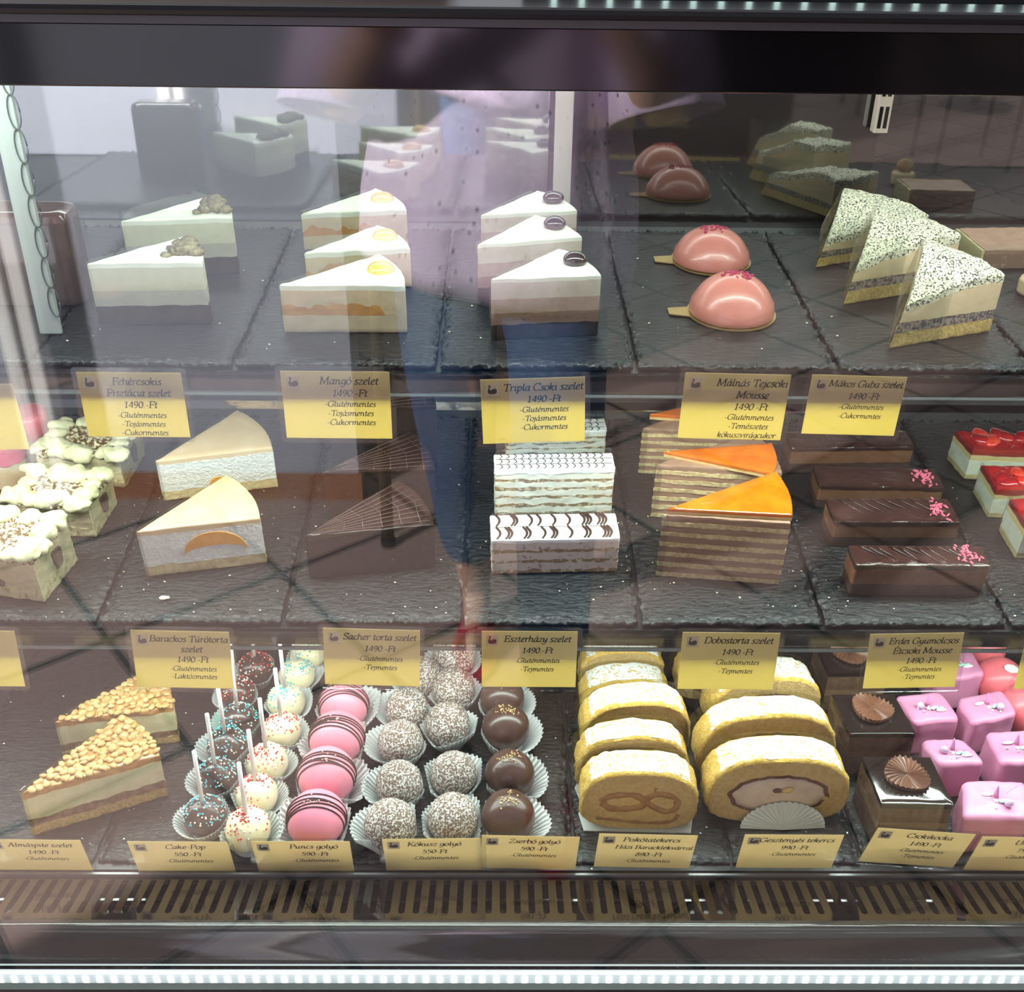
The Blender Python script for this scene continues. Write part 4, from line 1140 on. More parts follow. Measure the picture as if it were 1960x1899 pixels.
# --- strawberry cheesecake squares
y_jel = M_('strawberry_jelly', (0.28, 0.008, 0.012), 0.07, (0.42, 0.02, 0.02), 60, spec=0.6, coat=0.7, bump=0.2, bscale=70)
y_str = M_('strawberry', (0.60, 0.03, 0.02), 0.15, (0.74, 0.10, 0.05), 80, coat=0.6, spec=0.6)
y_yel = M_('custard', (0.72, 0.56, 0.26), 0.5, (0.78, 0.64, 0.36), 50)
y_curd = M_('fresh_curd', (0.74, 0.74, 0.62), 0.6, (0.82, 0.82, 0.72), 80, bump=0.35, bscale=170)
def straw(corner, lp, rp, topc, label, seed):
    C, Lp, Rp = MID.at(*corner), MID.at(*lp), MID.at(*rp)
    e = (Rp - C); an = math.atan2(e.y, e.x)
    t = empty('cheesecake_square', place(MID, C.x, C.y, an), label, 'cheesecake', 'strawberry cheesecake squares')
    inv = t.matrix_world.inverted() @ MID.M
    l2 = inv @ Vector((Lp.x, Lp.y, 0)); l2 = Vector((l2.x, l2.y))
    h = MID.height(C, topc) ; w = .115
    o = [Vector((0, 0)), Vector((w, 0)), Vector((w, 0)) + l2, l2]
    f = lambda z, s: (lambda p: z + .0012 * fbm((p.x, p.y, s), 40, seed, 2))
    layer('biscuit_base', k_base, t, o, 0, f(h * .17, 1), amp=.0012, nsc=240, rt=0, rb=.0008, seed=seed)
    layer('curd', y_curd, t, o, f(h * .17, 1), f(h * .66, 2), amp=.0008, nsc=120, rt=0, nz=6, seed=seed)
    layer('custard', y_yel, t, o, f(h * .66, 2), f(h * .82, 3), amp=.0004, rt=0, seed=seed)
    layer('jelly', y_jel, t, o, f(h * .82, 3), lambda p: h * 1.02 + .002 * fbm((p.x, p.y, 5), 50, seed), amp=.0008, nsc=60, rt=.004, tamp=.003, tsc=55, rings=8, seed=seed)
    for k in range(9):
        u, v = rng.uniform(.12, .9), rng.uniform(.2, .85)
        p = Vector((w * u, 0)) + l2 * v
        lump(MB(), (0, 0, 0), rng.uniform(.009, .0125), k + seed, (1.3, .9, .42), .2, 14, 9, Matrix.Rotation(rng.uniform(0, 6), 3, 'Z')).build('strawberry_piece', y_str if k % 2 else y_jel, t, smooth=True).location = (p.x, p.y, h * 1.02 + .001)
    n = l2.normalized()
    strip([(w * .95, -.0014), (-.0010, -.0014), (l2.x - .0016, l2.y)], h + .007, .0005, .004).build('film_wrap', m_film, t)
straw((1845, 917), (1812, 878), (1945, 921), 862, 'strawberry cheesecake square at the back of its row', 101)
straw((1890, 991), (1862, 942), (1980, 992), 938, 'strawberry cheesecake square in the middle of its row', 102)
straw((1943, 1069), (1911, 1016), (2030, 1070), 1006, 'strawberry cheesecake square at the front, cut off by the frame', 103)
# --- cream squares dusted with cocoa
z_cream = M_('whipped_cream', (0.64, 0.60, 0.36), 0.6, (0.72, 0.70, 0.46), 60, bump=0.4, bscale=130)
z_side = M_speck('cream_sponge', (0.66, 0.60, 0.34), (0.40, 0.30, 0.12), 130, 0.50, 0.66, bump=1.0, bdist=0.003)
z_cocoa = M_speck('cocoa_dusted_cream', (0.78, 0.72, 0.46), (0.13, 0.06, 0.02), 200, 0.44, 0.53)
z_dark = M_('coffee_soak', (0.12, 0.07, 0.05), 0.6, (0.22, 0.15, 0.10), 80)
def creamsq(corner, rp, topc, w, label, seed):
    C, Rp = MID.at(*corner), MID.at(*rp)
    e = Rp - C; dd = e.length; an = math.atan2(e.y, e.x) - math.pi / 2
    t = empty('cream_square', place(MID, C.x, C.y, an), label, 'cream cake', 'cocoa-dusted cream squares')
    h = MID.height(C, topc)
    o = [Vector((-w, 0)), Vector((0, 0)), Vector((0, dd)), Vector((-w, dd))]
    f = lambda z, s: (lambda p: z + .002 * fbm((p.x, p.y, s), 45, seed, 2))
    layer('sponge_base', z_side, t, o, 0, f(h * .24, 1), amp=.002, nsc=160, rt=0, rb=.001, seed=seed)
    layer('cream_filling', M_('cream_filling', (0.56, 0.48, 0.27), 0.6, (0.68, 0.62, 0.38), 70, bump=0.9, bscale=170, bdist=0.003, stretch=(1, 1, 2)), t, o, f(h * .24, 1), f(h * .78, 2), amp=.0016, nsc=110, rt=0, nz=8, seed=seed)
    layer('cream_top', z_cocoa, t, o, f(h * .78, 2), lambda p: h * .92 + .003 * fbm((p.x, p.y, 5), 60, seed, 3), amp=.002, nsc=120, rt=.003, tamp=.004, tsc=60, rings=8, seed=seed)
    for k in range(15):
        s = k / 15 * 4; q = s % 1; side = int(s)
        x, y = ((-w * (1 - q), .008), (-.008, dd * q), (-w * q, dd - .008), (-w + .008, dd * (1 - q)))[side]
        lump(MB(), (rng.uniform(-.003, .003), rng.uniform(-.003, .003), -.002), rng.uniform(.0095, .0165), k + seed, (1.15, 1, .62), .55, 16, 10).build('cream_rosette', z_cream, t, smooth=True).location = (x, y, h * .95)
    for (x, z, rx, rz) in ((-w * .62, h * .30, .026, .012),):
        mb = MB(); mb.loft([[(x + rx * math.cos(q), yy, z + rz * max(-.3, math.sin(q))) for q in [2 * math.pi * i / 24 for i in range(24)]] for yy in (.003, -.0022)])
        mb.build('soaked_core', z_dark, t, fix=True)
    mb = MB(); mb.loft([[(xx, dd * .55 + .008 * math.cos(q) + .0015 * math.sin(2 * q), h * .46 + .014 * math.sin(q) + .002 * math.sin(3 * q)) for q in [2 * math.pi * i / 20 for i in range(20)]] for xx in (-.003, .0022)])
    mb.build('soaked_core', z_dark, t, fix=True)
    strip([(.003, -.0025), (.003, dd)], h + .002, .0005, .006).build('film_wrap', m_film, t)
creamsq((240, 934), (279, 868), 868, .105, 'cream square at the back, partly behind a price card', 111)
creamsq((184, 1029), (225, 964), 962, .098, 'cocoa-dusted cream square in the middle of its row', 112)
creamsq((86, 1153), (149, 1072), 1062, .110, 'cocoa-dusted cream square at the front, cut off by the frame', 113)
# --- two pink glazed cakes at the end of the middle shelf
for (px, py, r_, tp, lab) in ((60, 885, 36, 806, 'pink glazed mini cake standing farther back beside the cream squares'), (10, 940, 40, 858, 'deep pink glazed mini cake cut off by the frame')):
    p = MID.at(px, py); q = MID.at(px + r_, py); r = q.x - p.x
    t = empty('mini_cake', place(MID, p.x, p.y + r), lab, 'mini cake')
    h = MID.height(p, tp)
    layer('cake', M_('vanilla_cake', (0.62, 0.50, 0.32), 0.7, bump=0.3, bscale=200), t, circle(r * .95, 40), 0, h * .55, rt=0, amp=.001)
    layer('pink_glaze', M_('pink_glaze', (0.66, 0.14, 0.19), 0.18, (0.70, 0.20, 0.25), 30, coat=0.4), t, circle(r, 40), lambda p: h * .55 + .004 * fbm((p.x, p.y, 0), 60, px), h, rt=.006, amp=.0006)
# ================================================================== BOTTOM DECK
# --- apple pie slices with nut topping
n_car = M_('caramel_glaze', (0.44, 0.20, 0.06), 0.22, (0.58, 0.31, 0.11), 60, spec=0.6)
n_nut = M_('chopped_nuts', (0.40, 0.22, 0.065), 0.4, (0.60, 0.42, 0.19), 150)
n_cream = M_('pie_cream', (0.66, 0.60, 0.36), 0.55, (0.74, 0.68, 0.44), 60, bump=0.3, bscale=150)
n_apple = M_('apple_filling', (0.16, 0.085, 0.045), 0.45, (0.30, 0.18, 0.09), 110, bump=0.4, bscale=160)
n_mid = M_('apple_mousse', (0.50, 0.32, 0.22), 0.55, (0.58, 0.40, 0.28), 90)
def pie(tip, A, topA, label, seed):
    t, L, h = wedge_root(BOT, 'cake_slice', tip, A, label, 'cake slice', 'apple pie slices', topA)
    a = R(37); o = wedge(L, a)
    f = lambda g, s, am=.0016: (lambda p: h * g + am * fbm((p.x, p.y, s), 60, seed, 3))
    layer('sponge_base', s_yel, t, o, 0, f(.20, 1), amp=.0016, nsc=240, rt=0, rb=.001, seed=seed)
    layer('apple_filling', n_apple, t, o, f(.20, 1), f(.36, 2, .003), amp=.0010, nsc=150, rt=0, seed=seed)
    layer('cream', n_cream, t, o, f(.36, 2, .003), f(.82, 3), amp=.0005, nsc=120, rt=0, nz=6, seed=seed)
    ft = lambda p: h * .96 + .0015 * fbm((p.x, p.y, 4), 60, seed, 2)
    layer('caramel', n_car, t, o, f(.82, 3), ft, amp=.0014, nsc=120, rt=.002, tamp=.001, seed=seed)
    mb = MB(); r2 = random.Random(seed); pts = []
    tries = 0
    while len(pts) < 120 and tries < 6000:
        tries += 1
        q, b = L * math.sqrt(r2.uniform(.004, .97)), a * r2.uniform(.03, .97)
        p = Vector((q * math.cos(b), q * math.sin(b)))
        if all((p - z).length > .0074 for z in pts): pts.append(p)
    for k, p in enumerate(pts):
        s = r2.uniform(.0040, .0058)
        lump(mb, (p.x, p.y, ft(p) + .0008), s, k + seed, (1.1, .95, .5), .5, 8, 6, Matrix.Rotation(r2.uniform(0, 6), 3, 'Z') @ Matrix.Rotation(r2.uniform(-.5, .5), 3, 'X'))
    tag(mb.build('nut_topping', n_nut, t, smooth=True), kind='stuff')
    film_v(t, L, a, h + .002, .02, 1.0)
pie((123, 1451), (344, 1421), 1350, 'nut-topped apple pie slice standing behind the other', 121)
pie((64, 1600), (322, 1523), 1441, 'nut-topped apple pie slice in front, above its price card', 122)

# --- pleated paper cups
m_cup = M_paper('paper_cup', (0.80, 0.83, 0.82), (0.75, 0.80, 0.78), 0.3)
m_cupg = M_paper('mint_paper_cup', (0.50, 0.72, 0.66), (0.5, 0.75, 0.68), 0.3)
BALLS = []
def cup(t, r, flare, zrim, neigh, shift=(0, 0), seed=0, mat=None, pleats=38):
    n = pleats * 4; mb = MB(); rings = []
    for j, s in enumerate((0.0, .02, .3, .6, .85, 1.0)):
        g = []
        for i in range(n):
            th = 2 * math.pi * i / n
            rim = r * flare * (1 + .06 * math.sin(2 * th + seed) + .04 * math.sin(3 * th + seed * 2))
            for d, an in neigh:
                c = math.cos(th - an)
                if c > .2: rim = min(rim, d * .497 / c)
            rim = max(rim, r * 1.0)
            if math.sin(th) < -.15: rim = min(rim, max(r * .74, (t.matrix_world.translation.y - .8375) / -math.sin(th)))
            base = r * .72
            rr = base + (rim - base) * s ** 1.15
            pl = (.028 * r + .03 * r * s) * (1 if i % 4 in (0, 1) else -1) * (0 if j == 0 else 1)
            z = zrim * r * s + (.0007 if i % 4 in (0, 1) else -.0005) * (s == 1.0) + s * s * .10 * r * math.sin(th * 2 + seed * 1.3)
            rr = min(rr + pl, rim)
            g.append(((rr) * math.cos(th) + shift[0] * s, rr * math.sin(th) + shift[1] * s, .0004 + z))
        rings.append(g)
    mb.loft(rings, True, False)
    o = mb.build('paper_cup', mat or m_cup, t)
    md = o.modifiers.new('thickness', 'SOLIDIFY'); md.thickness = .00025; md.offset = 0
    return o
def gather(rows):
    """positions and radii of the balls of ROWS, with each one's neighbours"""
    L = []
    for r in rows:
        p, rad = BOT.ball(r[0], r[1], r[2])
        L.append((p, rad))
    return L
def place_ball(p, r, name, label, cat, group):
    return empty(name, place(BOT, p.x, p.y), label, cat, group)
pops_d = [(392, 1562, 40, 'blue'), (415, 1488, 38, 'blue'), (434, 1428, 38, 'blue'), (458, 1381, 36, 'blue'), (454, 1327, 34, 'red'), (490, 1280, 33, 'red')]
pops_w = [(475, 1587, 43, 'red'), (492, 1521, 40, 'red'), (512, 1459, 39, 'red'), (540, 1398, 36, 'red'), (548, 1343, 36, 'blue'), (568, 1292, 34, 'blue'), (588, 1255, 33, 'blue')]
puncs = [(606, 1567, 57), (625, 1484, 56), (645, 1412, 53), (658, 1349, 48)]
cocoL = [(747, 1578, 50), (764, 1500, 45), (766, 1421, 43), (779, 1357, 41), (806, 1296, 40)]
cocoR = [(866, 1567, 49), (868, 1482, 45), (857, 1387, 43), (868, 1318, 41), (868, 1258, 40)]
zser = [(973, 1562, 51), (976, 1482, 48), (968, 1393, 46), (962, 1338, 43)]
ALLB = []
for grp in (pops_d, pops_w, puncs, cocoL, cocoR, zser):
    ALLB.append([(BOT.ball(q[0], q[1], q[2]), q) for q in grp])
FLAT = [b for g in ALLB for b in g]
def neighbours(p):
    out = []
    for (q, rad), _ in FLAT:
        d = (q - p).length
        if 1e-6 < d < .16: out.append((d, math.atan2(q.y - p.y, q.x - p.x)))
    return out
def order(i, n): return ('first from the glass', 'second from the glass', 'third from the glass', 'fourth from the glass', 'fifth from the glass', 'sixth from the glass', 'seventh from the glass')[i]
# sprinkles
p_blue, p_white, p_red = M_('sprinkle_blue', (0.06, 0.52, 0.62), 0.3), M_('sprinkle_white', (0.80, 0.78, 0.72), 0.3), M_('sprinkle_red', (0.62, 0.035, 0.03), 0.3)
p_dark = M_('pop_dark', (0.050, 0.026, 0.022), 0.24, (0.075, 0.04, 0.034), 40, spec=0.5)
p_pale = M_('pop_white', (0.80, 0.72, 0.46), 0.3, (0.84, 0.77, 0.52), 40, spec=0.5)
p_stick = M_('paper_stick', (0.78, 0.78, 0.76), 0.5)
def pop(p, r, white, col, label, seed, ns=150):
    t = place_ball(p, r, 'cake_pop', label, 'cake pop', 'cake pops in paper cups')
    cup(t, r, 1.34, .95, neighbours(p), ((-.004, 0) if not white else (.004, 0)), seed, m_cupg if (not white and col == 'blue' and seed == 3) else None)
    mb = MB(); b = len(mb.v); mb.ball((0, 0, r), r, 30, 20, (1, 1, .97))
    for i in range(b, len(mb.v)):
        v = Vector(mb.v[i]); c = Vector((0, 0, r)); mb.v[i] = tuple(c + (v - c) * (1 + .02 * noise.noise(v * 40 + Vector((seed, 0, 0)))))
    mb.build('coated_ball', p_pale if white else p_dark, t, smooth=True)
    MB().tube([(0, 0, 1.7 * r), (.0006, .001, r * 2 + .073)], .0024, 10).build('stick', p_stick, t, smooth=True)
    r2 = random.Random(seed * 7 + white)
    A, B = MB(), MB(); cl = [(r2.uniform(0, 6.3), r2.uniform(.15, 1.0)) for _ in range(5)]
    lim = 1.35 if not white else 1.25
    for k in range(ns):
        if white and r2.random() < .55:
            c = r2.choice(cl); th = c[1] + r2.gauss(0, .16); ph = c[0] + r2.gauss(0, .22)
        else:
            th = lim * math.sqrt(r2.random()); ph = r2.uniform(0, 6.3)
        th = abs(th)
        s = r2.uniform(.00085, .0013)
        n = Vector((math.sin(th) * math.cos(ph), math.sin(th) * math.sin(ph), math.cos(th)))
        ((A if r2.random() < (.62 if not white else .6) else B)).ball(Vector((0, 0, r)) + n * (r * .985 + s * .5), s, 6, 4)
    tag(A.build('coloured_sprinkles', p_blue if col == 'blue' else p_red, t, smooth=True), kind='stuff')
    tag(B.build('white_sprinkles', p_white, t, smooth=True), kind='stuff')
for i, ((p, r), q) in enumerate(ALLB[0]):
    pop(p, r, 0, q[3], 'dark cake pop with %s sprinkles, %s in its row' % ('blue and white' if q[3] == 'blue' else 'red and white', order(i, 6)), i)
for i, ((p, r), q) in enumerate(ALLB[1]):
    pop(p, r, 1, q[3], 'white cake pop with %s sprinkles, %s in its row' % (q[3], order(i, 7)), i + 20, 130)
# --- pink glazed balls with chocolate threads
u_pink = M_('pink_icing', (0.76, 0.245, 0.33), 0.34, (0.80, 0.29, 0.37), 26, spec=0.4, bump=0.08, bscale=60)
u_line = M_('dark_thread', (0.045, 0.022, 0.02), 0.3)
for i, ((p, r), q) in enumerate(ALLB[2]):
    t = place_ball(p, r, 'glazed_ball', 'pink glazed ball striped with dark chocolate, ' + order(i, 4) + ' in its row', 'glazed ball', 'pink glazed balls in paper cups')
    cup(t, r, 1.42, .85, neighbours(p), (-.006 if i % 2 == 0 else .005, 0), i + 3)
    mb = MB(); mb.ball((0, 0, r), r, 36, 24, (1, 1, .98))
    for k in range(len(mb.v)):
        v = Vector(mb.v[k]); c = Vector((0, 0, r)); mb.v[k] = tuple(c + (v - c) * (1 + .02 * noise.noise(v * 30 + Vector((i * 9, 0, 0)))))
    mb.build('icing', u_pink, t, smooth=True)
    mb = MB(); r2 = random.Random(i + 5)
    for k in range(5):
        off = -.40 + .13 * k + (r2.random() - .5) * .08; tw = r2.uniform(-.25, .25)
        pts = []
        for s in range(21):
            al = -1.75 + 3.5 * s / 20
            x = math.sin(al); z = math.cos(al); y = off + tw * math.sin(al) * .5
            v = Vector((x, y, z)).normalized() * (r * 1.012)
            pts.append((v.x, v.y, v.z + r))
        mb.tube(pts, .0008, 5)
    mb.build('chocolate_threads', u_line, t, smooth=True)
    mb = MB()
    for k in range(9):
        a, b = r2.gauss(0, .25), r2.gauss(-.15, .12)
        v = Vector((math.sin(a), b, math.cos(a))).normalized() * r * 1.02
        lump(mb, (v.x, v.y, v.z + r), .0011, k, (1, 1, 1), .4, 5, 4)
    mb.build('nut_bits', M_('nut_bits', (0.72, 0.5, 0.42), 0.5), t)
# --- coconut balls
k_coco = M_speck('coconut_coat', (0.17, 0.115, 0.085), (0.72, 0.72, 0.68), 430, 0.50, 0.575, 0.8, 1.0, 4, .0012)
for gi, (G, nm) in enumerate(((ALLB[3], 'beside the pink balls'), (ALLB[4], 'beside the smooth chocolate balls'))):
    for i, ((p, r), q) in enumerate(G):
        t = place_ball(p, r, 'coconut_ball', 'coconut-coated ball in the row %s, %s' % (nm, order(i, 5)), 'coconut ball', 'coconut balls in paper cups')
        cup(t, r, 1.36, .9, neighbours(p), ((-.006, .002) if gi == 0 else (0, .002)), i + gi * 5)
        mb = MB(); mb.ball((0, 0, r), r, 60, 40)
        for k in range(len(mb.v)):
            v = Vector(mb.v[k]); c = Vector((0, 0, r))
            mb.v[k] = tuple(c + (v - c) * (1 + .035 * noise.noise(v * 30 + Vector((i * 9 + gi, 0, 0))) + .028 * noise.noise(v * 420)))
        mb.build('coconut_coating', k_coco, t, smooth=True)
# --- smooth chocolate balls
z_choc = M_('smooth_chocolate', (0.062, 0.030, 0.022), 0.26, (0.08, 0.04, 0.03), 20, spec=0.5, bump=0.05, bscale=40)
z_gold = M_('gold_crumb', (0.62, 0.42, 0.16), 0.45, (0.75, 0.55, 0.25), 200)
for i, ((p, r), q) in enumerate(ALLB[5]):
    t = place_ball(p, r, 'chocolate_ball', 'smooth chocolate ball topped with golden crumbs, ' + order(i, 4) + ' in its row', 'chocolate ball', 'smooth chocolate balls in paper cups')
    cup(t, r, 1.36, .85, neighbours(p), (.006, .001), i + 8)
    mb = MB(); mb.ball((0, 0, r), r, 40, 26)
    for k in range(len(mb.v)):
        v = Vector(mb.v[k]); c = Vector((0, 0, r)); mb.v[k] = tuple(c + (v - c) * (1 + .03 * noise.noise(v * 28 + Vector((i * 9, 3, 0)))))
    mb.build('coating', z_choc, t, smooth=True)
    mb = MB(); r2 = random.Random(i)
    for k in range(38):
        a, b = r2.gauss(0.05, .20), r2.gauss(-.05, .16)
        v = Vector((math.sin(a), b, math.cos(a))).normalized() * r * 1.02
        lump(mb, (v.x, v.y, v.z + r), r2.uniform(.0006, .0012), k, (1, 1, 1), .5, 5, 4)
    tag(mb.build('golden_crumbs', z_gold, t), kind='stuff')

# --- swiss roll slices
r_skin = M_('roll_sponge', (0.60, 0.36, 0.06), 0.85, (0.74, 0.52, 0.15), 170, bump=1.0, bscale=330, bdist=0.003)
r_face = M_('roll_cut_face', (0.58, 0.38, 0.14), 0.85, (0.68, 0.48, 0.21), 220, bump=1.0, bscale=400, bdist=0.002)
r_jam = M_('apricot_jam', (0.30, 0.14, 0.045), 0.4, (0.42, 0.22, 0.08), 90)
r_sug = M_speck('icing_sugar', (0.52, 0.37, 0.12), (0.70, 0.70, 0.68), 260, 0.40, 0.47, 0.9, 1.0, 5, .002)
r_fill = M_('chestnut_cream', (0.56, 0.42, 0.33), 0.6, (0.66, 0.52, 0.42), 60, bump=0.3, bscale=130)
r_ring = M_('cocoa_ring', (0.10, 0.035, 0.022), 0.5, (0.16, 0.07, 0.04), 100)
m_parch = M_clear('parchment', (0.86, 0.86, 0.80), 0.06, 0.3, 0.25)
def dshape(w, h, k=1.0):
    """outline of a roll slice seen from the front: flat below, arched above (x, z)"""
    pts = []
    for i in range(64):
        a = 2 * math.pi * i / 64
        c, s = math.cos(a), math.sin(a)
        x = abs(c) ** .72 * (1 if c > 0 else -1) * w / 2
        z = h * .42 + (h * .58 * abs(s) ** .85 if s > 0 else -h * .42 * abs(s) ** .55)
        pts.append(Vector((x * k, h * .42 + (z - h * .42) * k)))
    return pts
def roll(l, r, facetop, crest, label, group, seed, kind, fan=False):
    a, b = BOT.at(*l), BOT.at(*r)
    w = (b - a).length; c = (a + b) / 2; an = math.atan2(b.y - a.y, b.x - a.x)
    t = empty('swiss_roll_slice', place(BOT, c.x, c.y, an), label, 'swiss roll', group)
    h = BOT.height(c, facetop)
    # thickness from the row of the crest's rear edge
    cr = BOT.at(c.x * 0 + (l[0] + r[0]) / 2, crest, h * .97); d = max(.026, min(.075, (cr - c).y)) * .88
    O = dshape(w, h)
    def ring(y, k, am):
        g = []
        for p in O:
            q = Vector((p.x * k, h * .42 + (p.y - h * .42) * k))
            e = 1 + am * fbm((p.x, y, p.y), 120, seed, 3) / max(w, .01)
            g.append((q.x * e, y, max(0.0006, h * .42 + (q.y - h * .42) * e)))
        return g
    mb = MB()
    rr = [ring(-.0012, .90, .001), ring(-.0008, .965, .002), ring(.0025, 1.0, .006)] + [ring(d * q, 1.0, .006) for q in (.2, .4, .6, .8)] + [ring(d - .003, 1.0, .004), ring(d, .95, .003)]
    mb.loft(rr)
    mb.build('sponge', r_skin, t, auto=60)
    fc = MB(); n = len(O)
    rings = [[(p[0], p[1] - .0006 + .0006 * fbm((p[0], 0, p[2]), 90, seed, 2), p[2]) for p in ring(-.0012, k, .001)] for k in (.955, .8, .6, .4, .2, .05)]
    fc.loft(rings, False, True)
    fc.build('cut_face', r_face, t, smooth=True, fix=False)
    # icing sugar on the upper part
    sg = MB(); rows = []
    i0, i1 = 5, 27
    for q in [k / 12 for k in range(13)]:
        y = .003 + (d - .006) * q
        g = []
        for i in range(i0, i1 + 1):
            p = O[i]; e = 1 + .004 * fbm((p.x, y, p.y), 120, seed, 3) / w
            f = min(i - i0, i1 - i) / 3.0
            k = 1.006 if 0 < q < 1 and f > .5 else .992
            g.append((p.x * e * k, y + (.0025 * fbm((p.x, 3, p.y), 80, seed) if q in (0, 1) else 0), (h * .42 + (p.y - h * .42) * e * k) + (.0005 if f > .5 else -.001) + .0005 * fbm((p.x, y, p.y), 300, seed)))
        rows.append(g)
    m = i1 - i0 + 1; bb = len(sg.v)
    for g in rows: sg.v += g
    for j in range(12):
        for i in range(m - 1):
            sg.f.append((bb + j * m + i, bb + j * m + i + 1, bb + (j + 1) * m + i + 1, bb + (j + 1) * m + i))
    sg.build('icing_sugar', r_sug, t, smooth=True)
    if kind == 'jam':
        sp = MB()
        def path(pts, wd):
            P = catmull([(x * w, -.0022, z * h) for x, z in pts], 6)
            sp.tube(P, [wd * h * (1 + .35 * noise.noise(v * 160)) for v in P], 6)
        path([(-.33, .50), (-.24, .60), (-.05, .62), (.04, .52), (.10, .44), (.22, .34), (.31, .40), (.30, .58), (.16, .66), (.06, .58), (.02, .44), (-.10, .38), (-.24, .38), (-.32, .48)], .055)
        path([(-.36, .20), (-.1, .15), (.16, .13), (.30, .18), (.34, .30)], .034)
        path([(.04, .52), (.10, .62), (.13, .76)], .03)
        sp.v = [(x_, -.0016 + (y_ + .0022) * .25, z_) for x_, y_, z_ in sp.v]
        sp.build('jam_spiral', r_jam, t, smooth=True)
        pb = [Vector((-w * .46, -.006)), Vector((w * .46, -.006)), Vector((w * .5, d * .5)), Vector((w * .44, d)), Vector((-w * .44, d)), Vector((-w * .5, d * .5))]
        MB().loft([[(q.x, q.y, z) for q in dens(pb, .004)] for z in (.0002, .0008)]).build('paper', m_cup, t)
    else:
        E = lambda kx, kz, dz=0: [(w * kx * math.cos(2 * math.pi * i / 48) * (1 + .03 * math.sin(5 * i)), h * (.46 + dz) + h * kz * math.sin(2 * math.pi * i / 48) * (1 + .03 * math.cos(4 * i))) for i in range(48)]
        mb = MB(); mb.loft([[(x, y, z) for x, z in E(k, kz)] for y, k, kz in ((.004, .36, .32), (-.0022, .355, .31))]); mb.build('cocoa_ring', r_ring, t, smooth=False, fix=True)
        mb = MB(); mb.loft([[(x, y, z) for x, z in E(k, kz)] for y, k, kz in ((.004, .325, .275), (-.0030, .32, .27), (-.0036, .25, .20), (-.0034, .08, .05))]); mb.build('cream_filling', r_fill, t, smooth=True, fix=True)
        lump(MB(), (-.02 * w, -.0040, h * .55), .0045, 3, (1.2, .4, .8), .4).build('chestnut_bit', r_ring, t)
        lump(MB(), (.05 * w, -.0042, h * .56), .0055, 5, (1.3, .4, .8), .4).build('sponge_bit', r_face, t)
        if fan:
            mb = MB(); n = 40
            P = []
            for i in range(n + 1):
                a = math.pi * i / n
                pl = .0012 * (1 if i % 2 else -1)
                P.append((w * .05 + w * .30 * math.cos(a), -.010 + pl + .004 * math.sin(a), .001 + h * .37 * math.sin(a)))
            c0 = (w * .05, -.014, .0008)
            mb.v = [c0] + P + [(c0[0], c0[1] + .0006, c0[2])] + [(x, y + .0006, z) for x, y, z in P]
            for i in range(n): mb.f += [(0, i + 2, i + 1), (n + 2, n + 3 + i, n + 4 + i), (i + 1, i + 2, n + 4 + i, n + 3 + i)]
            mb.build('paper_fan', m_cup, t, fix=True)
    # sheet of parchment behind the slice
    mb = MB()
    P = [Vector((p.x * 1.12, max(.0006, p.y * 1.02))) for p in O]
    mb.loft([[(p.x, y, p.y) for p in P] for y in (d + .0012, d + .0018)])
    mb.build('parchment_sheet', m_parch, t)
G1, G2 = 'plain swiss roll slices', 'filled swiss roll slices'
ORD = ('first from the glass', 'second from the glass', 'third from the glass', 'fourth from the glass', 'last at the back')
for i, q in enumerate((((1108, 1583), (1330, 1588), 1480, 1429), ((1102, 1530), (1312, 1526), 1413, 1371), ((1112, 1458), (1316, 1450), 1347, 1301), ((1112, 1385), (1280, 1378), 1304, 1264), ((1108, 1325), (1268, 1322), 1247, 1215))):
    roll(*q, 'sugar-dusted plain swiss roll slice, ' + ORD[i], G1, 131 + i, 'jam')
for i, q in enumerate((((1346, 1573), (1614, 1571), 1455, 1402), ((1330, 1502), (1588, 1492), 1371, 1327), ((1352, 1418), (1562, 1402), 1300, 1252))):
    roll(*q, 'sugar-dusted swiss roll slice filled with cream, ' + ORD[i], G2, 141 + i, 'nut', i == 0)
roll((1290, 1340), (1440, 1338), 1252, 1222, 'swiss roll slice behind the filled ones, hidden by a price card', G2, 150, 'nut')
